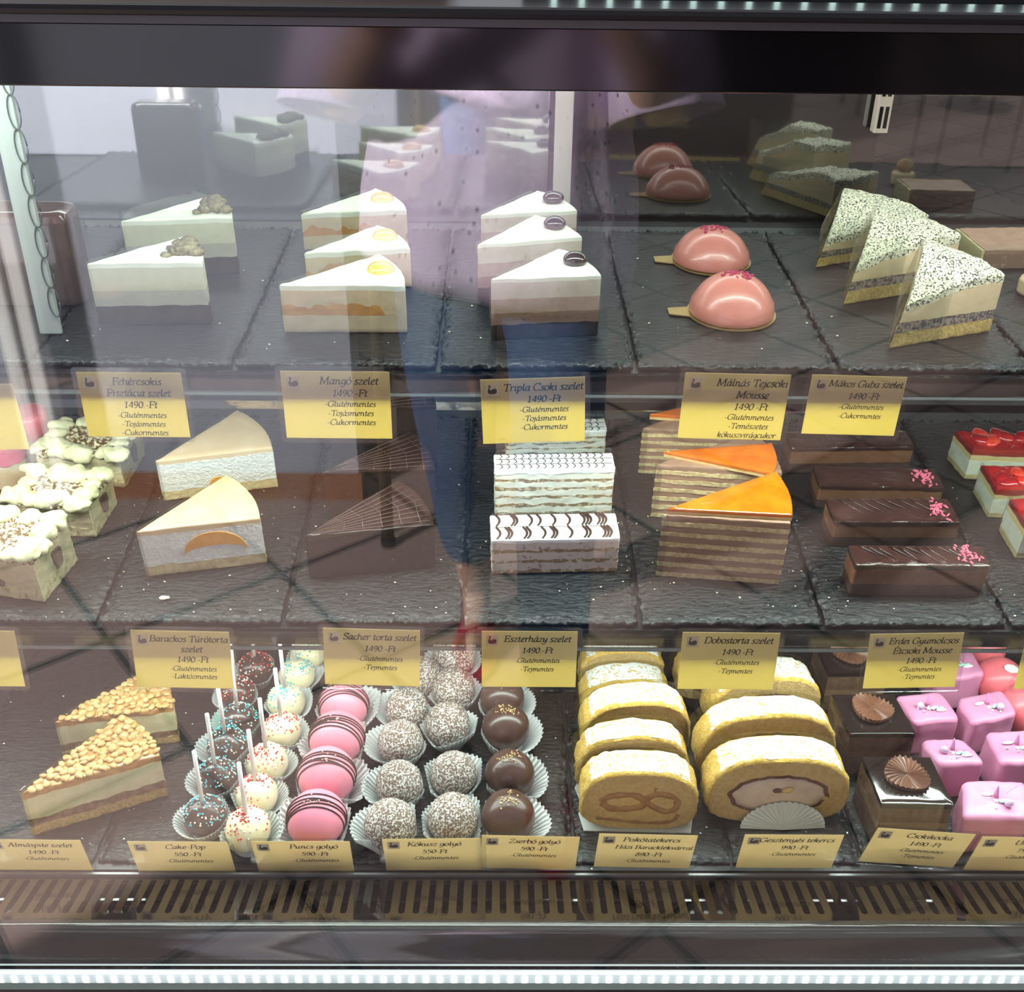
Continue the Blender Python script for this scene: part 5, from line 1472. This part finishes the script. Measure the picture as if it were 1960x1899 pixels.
# --- chocolate cubes with a chocolate flower
x_cake = M_('cube_cake', (0.13, 0.066, 0.038), 0.75, (0.21, 0.12, 0.075), 110, bump=0.5, bscale=260)
x_cream = M_('cube_cream', (0.25, 0.135, 0.075), 0.6, (0.32, 0.19, 0.11), 60)
x_top = M_('cube_glaze', (0.016, 0.010, 0.009), 0.09, (0.022, 0.014, 0.012), 30, spec=0.6)
x_flow = M_('chocolate_flower', (0.15, 0.062, 0.034), 0.3, (0.21, 0.095, 0.055), 60, spec=0.5)
def cube(tfl, tfr, tbl, h, label, seed):
    """upper front corners and an upper back corner in the photograph, height in metres"""
    a, b, c = [BOT.at(q[0], q[1], h) for q in (tfl, tfr, tbl)]
    L = (b - a).length; an = math.atan2(b.y - a.y, b.x - a.x)
    t = empty('chocolate_cube', place(BOT, a.x, a.y, an), label, 'chocolate cube', 'chocolate cubes with flowers')
    q = Matrix.Rotation(-an, 4, 'Z') @ Vector((c.x - a.x, c.y - a.y, 0))
    sh = q.x; d = q.y
    o = [Vector((0, 0)), Vector((L, 0)), Vector((L + sh, d)), Vector((sh, d))]
    f = lambda g, s: (lambda p: h * g + .001 * fbm((p.x, p.y, s), 50, seed, 2))
    layer('chocolate_cake', x_cake, t, o, 0, f(.42, 1), amp=.0012, nsc=200, rt=0, rb=.001, seed=seed)
    layer('cream_layer', x_cream, t, o, f(.42, 1), f(.56, 2), amp=.0005, rt=0, seed=seed)
    layer('chocolate_cake', x_cake, t, o, f(.56, 2), f(.90, 3), amp=.0012, nsc=200, rt=0, seed=seed)
    layer('glaze', x_top, t, o, f(.90, 3), lambda p: h + .0004 * fbm((p.x, p.y, 4), 30, seed), amp=.0003, rt=.001, grow=.0006, tamp=.0006, tsc=25, seed=seed)
    mb = MB(); n = 26 * 4; rings = []
    r = L * .31
    for j, s in enumerate((.0, .12, .16, .5, .8, 1.0, .97)):
        g = []
        for i in range(n):
            th = 2 * math.pi * i / n
            k = (i % 4)
            saw = (0, .5, 1.0, .15)[k]
            amp = .0028 * min(1, s * 1.3) if j < 6 else 0
            rr = r * max(.04, s) * (1 + .06 * math.sin(3 * th + seed)) * (1 + (.045 * saw if s > .7 else 0))
            tw = .25 * s
            z = (.0022 if j == 0 else .004 + .0016 * s) + amp * (saw - .3) if j < 6 else .0006
            g.append((rr * math.cos(th + tw), rr * math.sin(th + tw), z))
        rings.append(g)
    mb.loft(rings)
    m = Matrix.Translation((L * .5 + sh * .55, d * .56, h + .0008)) @ Matrix.Rotation(R(8), 4, 'X')
    o2 = mb.build('chocolate_flower', x_flow, t, auto=25)
    o2.location = m.translation; o2.rotation_euler = (R(4), 0, seed)
    strip([(sh - .0012, d), (-.0012, -.0012), (L, -.0012)], h + .002, .0005, .004).build('film_wrap', m_film, t)
cube((1689, 1538), (1825, 1540), (1651, 1448), .066, 'chocolate cube with a pleated flower, nearest the front glass', 1)
cube((1628, 1404), (1752, 1403), (1592, 1330), .066, 'chocolate cube with a pleated flower, middle of the row', 2)
cube((1587, 1287), (1700, 1287), (1560, 1226), .066, 'chocolate cube with a pleated flower, farthest back', 3)
# --- pink unicorn cubes
v_pink = M_('fondant_pink', (0.62, 0.24, 0.40), 0.36, (0.66, 0.28, 0.44), 24, spec=0.4, bump=0.06, bscale=50)
v_mint = M_('mint_sprinkle', (0.42, 0.74, 0.60), 0.4)
v_lil = M_('lilac_pearl', (0.58, 0.46, 0.66), 0.22, spec=0.6)
v_wht = M_('white_sprinkle', (0.86, 0.84, 0.78), 0.35)
v_horn = M_('horn_pink', (0.66, 0.26, 0.50), 0.35)
v_cor = M_('coral_icing', (0.80, 0.16, 0.19), 0.30, (0.84, 0.20, 0.23), 24, spec=0.45)
def star(mb, c, r, hgt):
    P = [(c[0] + (r if i % 2 == 0 else r * .5) * math.cos(math.pi * i / 5), c[1] + (r if i % 2 == 0 else r * .5) * math.sin(math.pi * i / 5)) for i in range(10)]
    return mb.loft([[(x, y, z) for x, y in P] for z in (c[2], c[2] + hgt)])
def ucube(tfl, tfr, tbl, h, label, seed, deco=True, dx=0.0, dy=0.0):
    a, b, c = [BOT.at(q[0], q[1], h) for q in (tfl, tfr, tbl)]
    L = (b - a).length; an = math.atan2(b.y - a.y, b.x - a.x)
    t = empty('fondant_cube', place(BOT, a.x, a.y, an), label, 'fondant cube', 'pink fondant cubes')
    q = Matrix.Rotation(-an, 4, 'Z') @ Vector((c.x - a.x, c.y - a.y, 0))
    d = q.y; sh = q.x
    o = [Vector((p.x + sh * p.y / d, p.y)) for p in rect(L, d, .008)]
    def warp(v):
        k = 1 - v.z / h
        cx, cy = L / 2 + sh / 2, d / 2
        e = 1 + .05 * k * k
        w = .0012 * noise.noise(v * 45 + Vector((seed, 0, 0)))
        return Vector((cx + (v.x - cx) * e + w, cy + (v.y - cy) * e + w, v.z + (w if v.z > .002 else 0)))
    slab(MB(), o, .0004, h, nz=10, rt=.005, rb=.001, amp=.0010, nsc=70, tamp=.0010, tsc=40, seed=seed, rings=8, warp=warp, step=.004).build('fondant', v_pink, t, smooth=True)
    if deco:
        cx, cy = L * .52 + sh * .5 + dx, d * .52 + dy
        def put(mb, nm, mt, x, y, z=0.0, sm=True):
            ob = mb.build(nm, mt, t, smooth=sm, fix=True); ob.location = (cx + x, cy + y, h + .0002 + z); return ob
        ho = MB(); ho.tube([(0, 0, 0), (.0002, .001, .005), (.0006, .0022, .0105), (.0008, .003, .0145)], [.0030, .0024, .0014, .0004], 10)
        put(ho, 'sugar_horn', v_horn, 0, .002)
        put(MB().ball((0, 0, .0040), .0048, 16, 10), 'sugar_pearl', v_lil, -.0125 + .021 * (seed % 2), -.002 - .009 * (seed % 2))
        b_ = MB(); [b_.ball((.0035 * k, .0016 * math.sin(k * 2), .0012), .0026, 10, 6, (1.2, .9, .6)) for k in range(4)]
        put(b_, 'mint_sprinkle', v_mint, .003, -.0065)
        put(star(MB(), (0, 0, 0), .0034, .0014), 'sugar_star', v_wht, -.0025, -.0050, sm=False)
        put(MB().ball((0, 0, .001), .0036, 10, 6, (2.0, .7, .4)), 'sugar_leaf', v_wht, .012 if seed % 2 == 0 else -.010, -.010 if seed % 2 == 0 else .004)
        for k in range(5):
            put(MB().ball((0, 0, .0008), rng.uniform(.0009, .0016), 8, 5), 'sugar_bead', (v_wht, v_mint, v_horn)[k % 3], rng.uniform(-.016, .014), rng.uniform(-.016, .006))
UH = .052
ucube((1844, 1566), (1972, 1568), (1842, 1492), UH, 'pink fondant cube with unicorn horn, nearest the front glass', 1)
ucube((1803, 1466), (1889, 1460), (1759, 1416), UH, 'pink fondant cube beside the front chocolate cube, pearl and leaf on top', 2)
ucube((1918, 1463), (2010, 1458), (1885, 1400), UH, 'pink fondant cube at the frame edge, second from the glass', 3)
ucube((1750, 1384), (1841, 1375), (1712, 1331), UH, 'pink fondant cube below the long price card, star on top', 4)
ucube((1863, 1386), (1950, 1364), (1832, 1337), UH, 'pink fondant cube with pearl and mint sprinkle, third from the glass', 5)
ucube((1798, 1303), (1888, 1290), (1770, 1252), UH, 'pink fondant cube half hidden by a price card, no horn in view', 6)
def coral(px, py, rpx, label, seed):
    p, r = BOT.ball(px, py, rpx)
    t = empty('coral_dome', place(BOT, p.x, p.y), label, 'coral cake', 'coral glazed domes')
    mb = MB(); mb.ball((0, 0, r), r, 36, 24, (1.05, 1.05, 1))
    for k in range(len(mb.v)):
        v = Vector(mb.v[k]); z = v.z
        if z < r: v.x *= 1 + .05 * (r - z) / r; v.y *= 1 + .05 * (r - z) / r
        mb.v[k] = (v.x + .0015 * noise.noise(v * 35), v.y, max(.0005, z + .0012 * noise.noise(v * 30 + Vector((seed, 0, 0)))))
    mb.build('coral_icing', v_cor, t, smooth=True)
    ob = MB().ball((0, 0, 0), .0105, 16, 8, (1, .62, .2)).build('white_oval', v_wht, t, smooth=True)
    v = Vector((.18, -.36, .92)).normalized() * r * 1.02
    ob.location = (v.x, v.y, v.z + r); ob.rotation_euler = (R(22), R(10), 0)
coral(1912, 1302, 44, 'coral red glazed dome with a white oval, behind the pink cubes', 1)
coral(1968, 1356, 50, 'coral red glazed dome cut off by the frame, white oval on it', 2)
coral(1880, 1240, 40, 'coral red glazed dome farthest back, beside the price card', 3)
# ================================================================== THE STREET SIDE, seen mirrored in the glass
def V(px, py, y):
    """the real point, at distance Y on this side, whose mirror image in the front glass falls on that pixel"""
    p = at_y(px, py, 2 * GLASS_Y - y); return Vector((p.x, y, p.z))
def m_paving():
    m, nt, b = nodes('paving')
    tc = nt.nodes.new('ShaderNodeTexCoord'); mp = nt.nodes.new('ShaderNodeMapping')
    mp.inputs['Rotation'].default_value = (0, 0, R(38)); mp.inputs['Scale'].default_value = (1.0, 1.0, 1.0)
    nt.links.new(tc.outputs['Object'], mp.inputs['Vector'])
    br = nt.nodes.new('ShaderNodeTexBrick')
    br.inputs['Scale'].default_value = 1.0; br.inputs['Brick Width'].default_value = .40; br.inputs['Row Height'].default_value = .40
    br.inputs['Mortar Size'].default_value = .009; br.offset = 0.0
    br.inputs['Color1'].default_value = (0.34, 0.235, 0.21, 1); br.inputs['Color2'].default_value = (0.29, 0.205, 0.185, 1); br.inputs['Mortar'].default_value = (0.06, 0.05, 0.05, 1)
    nt.links.new(mp.outputs[0], br.inputs['Vector'])
    nt.links.new(br.outputs['Color'], b.inputs['Base Color']); b.inputs['Roughness'].default_value = .75
    return m
struct(MB().box(-9, 9, -16, 3.2, -0.05, 0).build('floor', m_paving()))
# base of the case
struct(MB().box(X0 - .02, X1 + .02, 0.703, 0.7105, 0.06, at_y(980, 1893, 0.704).z).build('wall_front', m_dark))
struct(MB().box(X0, X1, 0.76, 1.45, 0.0, 0.06).build('baseboard_front', m_black))
wx = V(632, 110, -.98).x
w1 = MB().box(-7, wx, -1.12, -.98, 0, 3.2).build('wall_street', M_('street_plaster', (0.36, 0.38, 0.47), 0.8, (0.33, 0.35, 0.43), 3)); struct(w1)
struct(MB().box(-7, wx + .01, -.98, -.955, 0, .065).build('baseboard_street', M_('brown_plinth', (0.30, 0.13, 0.07), 0.7)))
pp = V(58, 700, -.90)
t = empty('door_post', Matrix.Translation((pp.x, -.90, 0)), 'sunlit white door post reflected in the front glass', 'post')
MB().box(-.042, .042, -.03, .03, .03, 2.6).build('post_shaft', M_('white_paint', (0.92, 0.92, 0.93), 0.4), t, bevel=.004)
MB().box(-.018, .0, .03, .045, .03, 2.6).build('post_rib', M_('white_paint', (0.85, 0.86, 0.88), 0.4), t, bevel=.002)
MB().box(-.045, .045, -.045, .05, 0, .03).build('post_foot', m_dark, t)
pp = V(706, 350, -.75)
t = empty('street_pole', Matrix.Translation((pp.x, -.75, 0)), 'thin olive brown pole reflected in the front glass', 'pole')
MB().tube([(0, 0, .02), (0, 0, 2.4)], .014, 14).build('pole_shaft', M_('olive_paint', (0.09, 0.075, 0.035), 0.5), t, smooth=True)
MB().tube([(0, 0, 0), (0, 0, .02)], .018, 20).build('pole_foot', m_dark, t)
struct(MB().box(wx + .25, 1.55, -4.2, -3.2, 0, 4.0).build('wall_opposite', M_('dark_shopfront', (0.030, 0.022, 0.020), 0.6, (0.05, 0.035, 0.03), 4)))
struct(MB().box(-9, 9, -15.5, -15, 0, 5.0).build('wall_far', M_('far_facade', (0.34, 0.29, 0.27), 0.8, (0.42, 0.36, 0.33), 2)))
# cafe furniture across the street
m_iron = M_('black_iron', (0.02, 0.02, 0.022), 0.4)
def cafe_table(x, y):
    t = empty('cafe_table', Matrix.Translation((x, y, 0)), 'white-topped cafe table reflected at the edge of the hood', 'table')
    MB().tube([(0, 0, .72), (0, 0, .745)], .33, 32).build('table_top', M_('table_white', (0.75, 0.75, 0.74), 0.35), t)
    MB().tube([(0, 0, .03), (0, 0, .72)], .03, 14).build('column', m_iron, t, smooth=True)
    MB().tube([(0, 0, 0), (0, 0, .03)], .22, 28).build('foot', m_iron, t)
def cafe_chair(x, y, a, label):
    t = empty('cafe_chair', Matrix.Translation((x, y, 0)) @ Matrix.Rotation(a, 4, 'Z'), label, 'chair', 'cafe chairs across the street')
    MB().box(-.2, .2, -.2, .2, .43, .46).build('seat', m_iron, t, bevel=.008)
    b = MB()
    for k in range(4): b.box(-.19, .19, .185, .2, .55 + .09 * k, .60 + .09 * k)
    b.build('backrest', m_iron, t)
    for sx in (-.18, .18):
        MB().tube([(sx, -.18, 0), (sx, -.18, .43)], .013, 8).build('leg', m_iron, t)
        MB().tube([(sx, .2, 0), (sx, .19, .43), (sx, .195, .9)], .013, 8).build('leg', m_iron, t)
cafe_table(3.1, -4.6)
cafe_chair(2.45, -4.5, R(90), 'black cafe chair beside the white-topped table, nearer the dark shopfront')
cafe_chair(3.8, -4.7, R(-90), 'black cafe chair on the far side of the white-topped table')

# ------------------------------------------------------------------ the customer who takes the picture, seen only as a reflection
per = empty('person', Matrix.Translation((0, -.26, 0)), 'person in lavender eyelet blouse and jeans reflected in the glass, red bead bracelet', 'person')
m_skin = M_('skin', (0.55, 0.33, 0.25), 0.5, (0.60, 0.37, 0.28), 20)
def skinned(name, chain, mat, parent, levels=2):
    """chain: list of (key, position, radius or (rx, ry), parent key)"""
    bm = bmesh.new(); vs = {}
    for k, p, r, par in chain:
        vs[k] = bm.verts.new(p)
        if par: bm.edges.new((vs[par], vs[k]))
    me = bpy.data.meshes.new(name); bm.verts.index_update(); bm.to_mesh(me); bm.free()
    o = bpy.data.objects.new(name, me); link(o)
    md = o.modifiers.new('skin', 'SKIN'); md.use_smooth_shade = True
    for i, (k, p, r, par) in enumerate(chain):
        sv = me.skin_vertices[0].data[i]
        sv.radius = r if isinstance(r, tuple) else (r, r)
        sv.use_root = (i == 0)
    ms = o.modifiers.new('smooth', 'SUBSURF'); ms.levels = levels; ms.render_levels = levels
    me.materials.append(mat)
    return part_at(o, parent)
Y = -.26
CH_ = [('pelvis', (0, Y, .92), (.150, .105), None), ('waist', (0, Y + .005, 1.06), (.125, .092), 'pelvis'), ('chest', (0, Y, 1.24), (.145, .105), 'waist'),
       ('collar', (0, Y - .01, 1.37), (.085, .06), 'chest'), ('neck', (0, Y, 1.44), .050, 'collar'), ('jaw', (0, Y + .02, 1.51), (.058, .066), 'neck'), ('skull', (0, Y + .012, 1.59), (.074, .090), 'jaw'), ('crown', (0, Y, 1.655), (.05, .06), 'skull')]
for s, nm in ((-1, 'a'), (1, 'b')):
    CH_ += [('sh' + nm, (s * .165, Y - .01, 1.345), .052, 'collar'), ('el' + nm, (s * .225, Y + .10, 1.105), .040, 'sh' + nm), ('fa' + nm, (s * .19, Y + .17, 1.175), .036, 'el' + nm), ('wr' + nm, (s * .135, Y + .215, 1.255), .025, 'fa' + nm), ('pa' + nm, (s * .098, Y + .222, 1.315), (.030, .016), 'wr' + nm)]
    fb = 'pa' + nm
    for i, (dx, dz, l) in enumerate(((-.020, .048, .030), (-.030, .036, .034), (-.034, .022, .032), (-.030, .008, .025))):
        b0 = (s * (.098 + dx * .8), Y + .226, 1.315 + dz * .9)
        CH_ += [('f%d%s' % (i, nm), b0, .0095, fb), ('g%d%s' % (i, nm), (b0[0] - s * l, Y + .236, b0[2] + .012), .0085, 'f%d%s' % (i, nm)), ('h%d%s' % (i, nm), (b0[0] - s * (l + .016), Y + .228, b0[2] + .013), .0075, 'g%d%s' % (i, nm))]
    CH_ += [('t0' + nm, (s * .108, Y + .205, 1.345), .011, fb), ('t1' + nm, (s * .085, Y + .196, 1.375), .0095, 't0' + nm), ('t2' + nm, (s * .066, Y + .194, 1.392), .008, 't1' + nm)]
fl, fr = V(930, 1160, -.44), V(1052, 1530, .06)
fl = Vector((min(fl.x, -.045), -.44, 0)); fr = Vector((max(fr.x, .035), .04, 0))
for s, nm, f in ((-1, 'a', fl), (1, 'b', fr)):
    kn = Vector((s * .10, Y, .86)).lerp(Vector((f.x, f.y, .09)), .5) + Vector((0, .035, 0))
    CH_ += [('hip' + nm, (s * .092, Y, .86), .088, 'pelvis'), ('kn' + nm, tuple(kn), .054, 'hip' + nm), ('ca' + nm, tuple(kn.lerp(Vector((f.x, f.y, .09)), .35) + Vector((0, -.012, 0))), .050, 'kn' + nm), ('an' + nm, (f.x, f.y, .085), .032, 'ca' + nm), ('ft' + nm, (f.x, f.y + .09, .042), (.036, .024), 'an' + nm), ('to' + nm, (f.x + s * .004, f.y + .165, .030), (.038, .014), 'ft' + nm)]
skinned('body', CH_, m_skin, per)
# face
fx = MB()
for s in (-1, 1): fx.ball((s * .030, Y + .094, 1.585), .011, 10, 8, (1.2, .6, .8))
part_at(fx.build('eyes', M_('eye', (0.05, 0.03, 0.02), 0.2), None, smooth=True), per)
part_at(MB().tube([(0, Y + .096, 1.585), (0, Y + .112, 1.552), (0, Y + .098, 1.545)], [.008, .012, .008], 8).build('nose', m_skin, None, smooth=True), per)
part_at(MB().ball((0, Y + .092, 1.518), .02, 10, 6, (1.1, .5, .35)).build('mouth', M_('lips', (0.45, 0.15, 0.14), 0.4), None, smooth=True), per)
hb_ = MB(); hb_.ball((0, Y - .018, 1.60), .105, 20, 14, (.92, 1.0, 1.0)); hb_.ball((0, Y - .055, 1.48), .085, 16, 12, (1.1, .7, 1.5))
part_at(hb_.build('hair', M_('brown_hair', (0.05, 0.028, 0.018), 0.5, (0.09, 0.05, 0.03), 60), None, smooth=True), per)
# blouse: loose, with two wide sleeves
def m_blouse():
    m, nt, b = nodes('lavender_eyelet')
    v = coords(nt, (1, 1, 1))
    vo = nt.nodes.new('ShaderNodeTexVoronoi'); vo.inputs['Scale'].default_value = 52; nt.links.new(v, vo.inputs['Vector'])
    nt.links.new(ramp(nt, vo.outputs['Distance'], [(.12, (0.16, 0.09, 0.17)), (.18, (0.68, 0.54, 0.76)), (.34, (0.74, 0.60, 0.82)), (.42, (0.66, 0.52, 0.74))]), b.inputs['Base Color'])
    b.inputs['Roughness'].default_value = .85; b.inputs['Specular IOR Level'].default_value = .1
    bumpn(nt, ntex(nt, v, 25, 4), b, .6, .006)
    return m
m_bl = m_blouse()
bl = MB(); rings = []; n = 64
hem = V(800, 522, Y).z
for z, rx, ry, cy in ((hem, .205, .150, 0), (hem + .05, .212, .155, 0), (.98, .205, .150, 0), (1.06, .190, .138, 0), (1.15, .182, .132, .005), (1.25, .178, .128, .005), (1.33, .17, .11, 0), (1.375, .12, .085, -.005), (1.40, .075, .066, -.005)):
    g = []
    for i in range(n):
        a = 2 * math.pi * i / n
        fold = 1 + .035 * math.sin(7 * a + z * 6) * max(0, (1.25 - z)) * 2 + .015 * math.sin(13 * a)
        drop = -.03 * math.cos(a * 1) if z == hem else 0
        g.append((rx * math.cos(a) * fold, Y + cy + ry * math.sin(a) * fold, z + (drop if z == hem else 0)))
    rings.append(g)
bl.loft(rings, False, False)
bo = part_at(bl.build('blouse', m_bl, None, smooth=True), per)
sm = bo.modifiers.new('thickness', 'SOLIDIFY'); sm.thickness = .002; sm.offset = 1
for s in (-1, 1):
    sv = MB().tube([(s * .13, Y - .01, 1.345), (s * .185, Y + .02, 1.29), (s * .215, Y + .06, 1.19), (s * .232, Y + .095, 1.10)], [.062, .070, .072, .082], 28, cap=False)
    so = part_at(sv.build('sleeve', m_bl, None, smooth=True), per)
    q = so.modifiers.new('thickness', 'SOLIDIFY'); q.thickness = .002
# jeans: seat and two tapering legs
m_jean = M_('denim', (0.035, 0.075, 0.17), 0.8, (0.06, 0.11, 0.23), 120, bump=.2)
CJ = [('seat', (0, Y, .90), (.158, .118), None), ('top', (0, Y, 1.0), (.140, .105), 'seat')]
for s, nm, f in ((-1, 'a', fl), (1, 'b', fr)):
    an = Vector((f.x, f.y, .09)); hp = Vector((s * .095, Y, .84)); kn = hp.lerp(an, .5) + Vector((0, .035, 0))
    CJ += [('h' + nm, tuple(hp), .100, 'seat'), ('k' + nm, tuple(kn), .070, 'h' + nm), ('c' + nm, tuple(kn.lerp(an, .45)), .064, 'k' + nm), ('e' + nm, tuple(kn.lerp(an, .72)), .056, 'c' + nm)]
skinned('jeans', CJ, m_jean, per)
for s, f in ((-1, fl), (1, fr)):
    so = MB()
    O = [Vector((f.x + .042 * math.cos(q) * (1 + .1 * math.sin(q)), f.y + .07 + .125 * math.sin(q))) for q in [2 * math.pi * i / 28 for i in range(28)]]
    so.loft([[(p.x, p.y, z) for p in O] for z in (.0, .014)])
    so.tube([(f.x - .042, f.y + .10, .016), (f.x - .03, f.y + .105, .062), (f.x, f.y + .11, .075), (f.x + .03, f.y + .105, .062), (f.x + .042, f.y + .10, .016)], .007, 8)
    part_at(so.build('sandal', M_('red_leather', (0.42, 0.02, 0.05), 0.4), None), per)
wr, pa = Vector((-.135, Y + .215, 1.255)), Vector((-.098, Y + .222, 1.315))
ax = (pa - wr).normalized(); u = ax.orthogonal().normalized(); w_ = ax.cross(u)
m_bead = M_('red_bead', (0.16, 0.006, 0.018), 0.08, spec=.6, coat=.6)
bd = MB()
for row in range(2):
    for k in range(14):
        a = 2 * math.pi * (k + .5 * row) / 14
        bd.ball(wr + ax * (-.012 - .013 * row) + (u * math.cos(a) + w_ * math.sin(a)) * .035, .0078, 12, 8)
part_at(bd.build('bead_bracelet', m_bead, None, smooth=True), per)
# ------------------------------------------------------------------ on top of the case
zt = z1b - 0.004
w = at_y(862, 6, .80)
t = MB().box(-1.0, w.x, .745, 1.0, zt, zt + .03).build('wooden_board', M_('oak', (0.20, 0.11, 0.055), .5, (0.28, 0.16, 0.08), 12, stretch=(1, 8, 1)), bevel=.003)
tag(t, 'brown wooden board lying on top of the case', 'board')
t = empty('led_light', Matrix.Translation((.6, .76, zt)), 'LED strip of separate bright dots along the top edge of the case', 'light')
a_ = at_y(1000, 6, .76); b_ = at_y(1990, 10, .76)
part_at(MB().box(a_.x, b_.x, .762, .770, zt, zt + .022).build('profile', m_dark), t)
dd = MB(); x = a_.x + .02
while x < b_.x:
    dd.box(x - .0018, x + .0018, .7605, .7615, zt + .006, zt + .021); x += .0178
tag(part_at(dd.build('bright_dots', M_emit('top_dot', (0.7, 1.0, 0.9), 2.5)), t), kind='stuff')
# ------------------------------------------------------------------ crumbs on the bare parts of the boards
bpy.context.view_layer.update()
DG = bpy.context.evaluated_depsgraph_get()
def bare(S, p):
    hits = 0
    for dx, dy in ((0, 0), (.004, 0), (-.004, 0), (0, .004), (0, -.004)):
        o = S.M @ Vector((p.x + dx, p.y + dy, .14))
        ok, loc, nrm, idx, ob, mx = SC.ray_cast(DG, o, -S.n, distance=.2)
        if not ok or not ob.name.startswith('slate_board'): return None
        if dx == 0 and dy == 0: c = loc
    return c
cr = MB()
def crumb(S, px, py, s):
    c = bare(S, S.at(px, py))
    if c is not None: cr.ball(c + S.n * (s * .55 + .0012), s, 6, 4, (1.4, 1, .5))
for S, r0, r1, nn in ((TOP, 480, 680, 50), (MID, 880, 1180, 260), (BOT, 1330, 1640, 90)):
    for _ in range(nn): crumb(S, rng.uniform(0, 1960), rng.uniform(r0, r1), rng.uniform(.0003, .0011))
crumb(MID, 313, 1147, .0036); crumb(MID, 320, 1146, .0026)
tag(cr.build('crumbs', M_('crumb', (0.75, 0.68, 0.5), 0.8)), 'pale crumbs scattered over the slate boards', 'crumbs', kind='stuff')
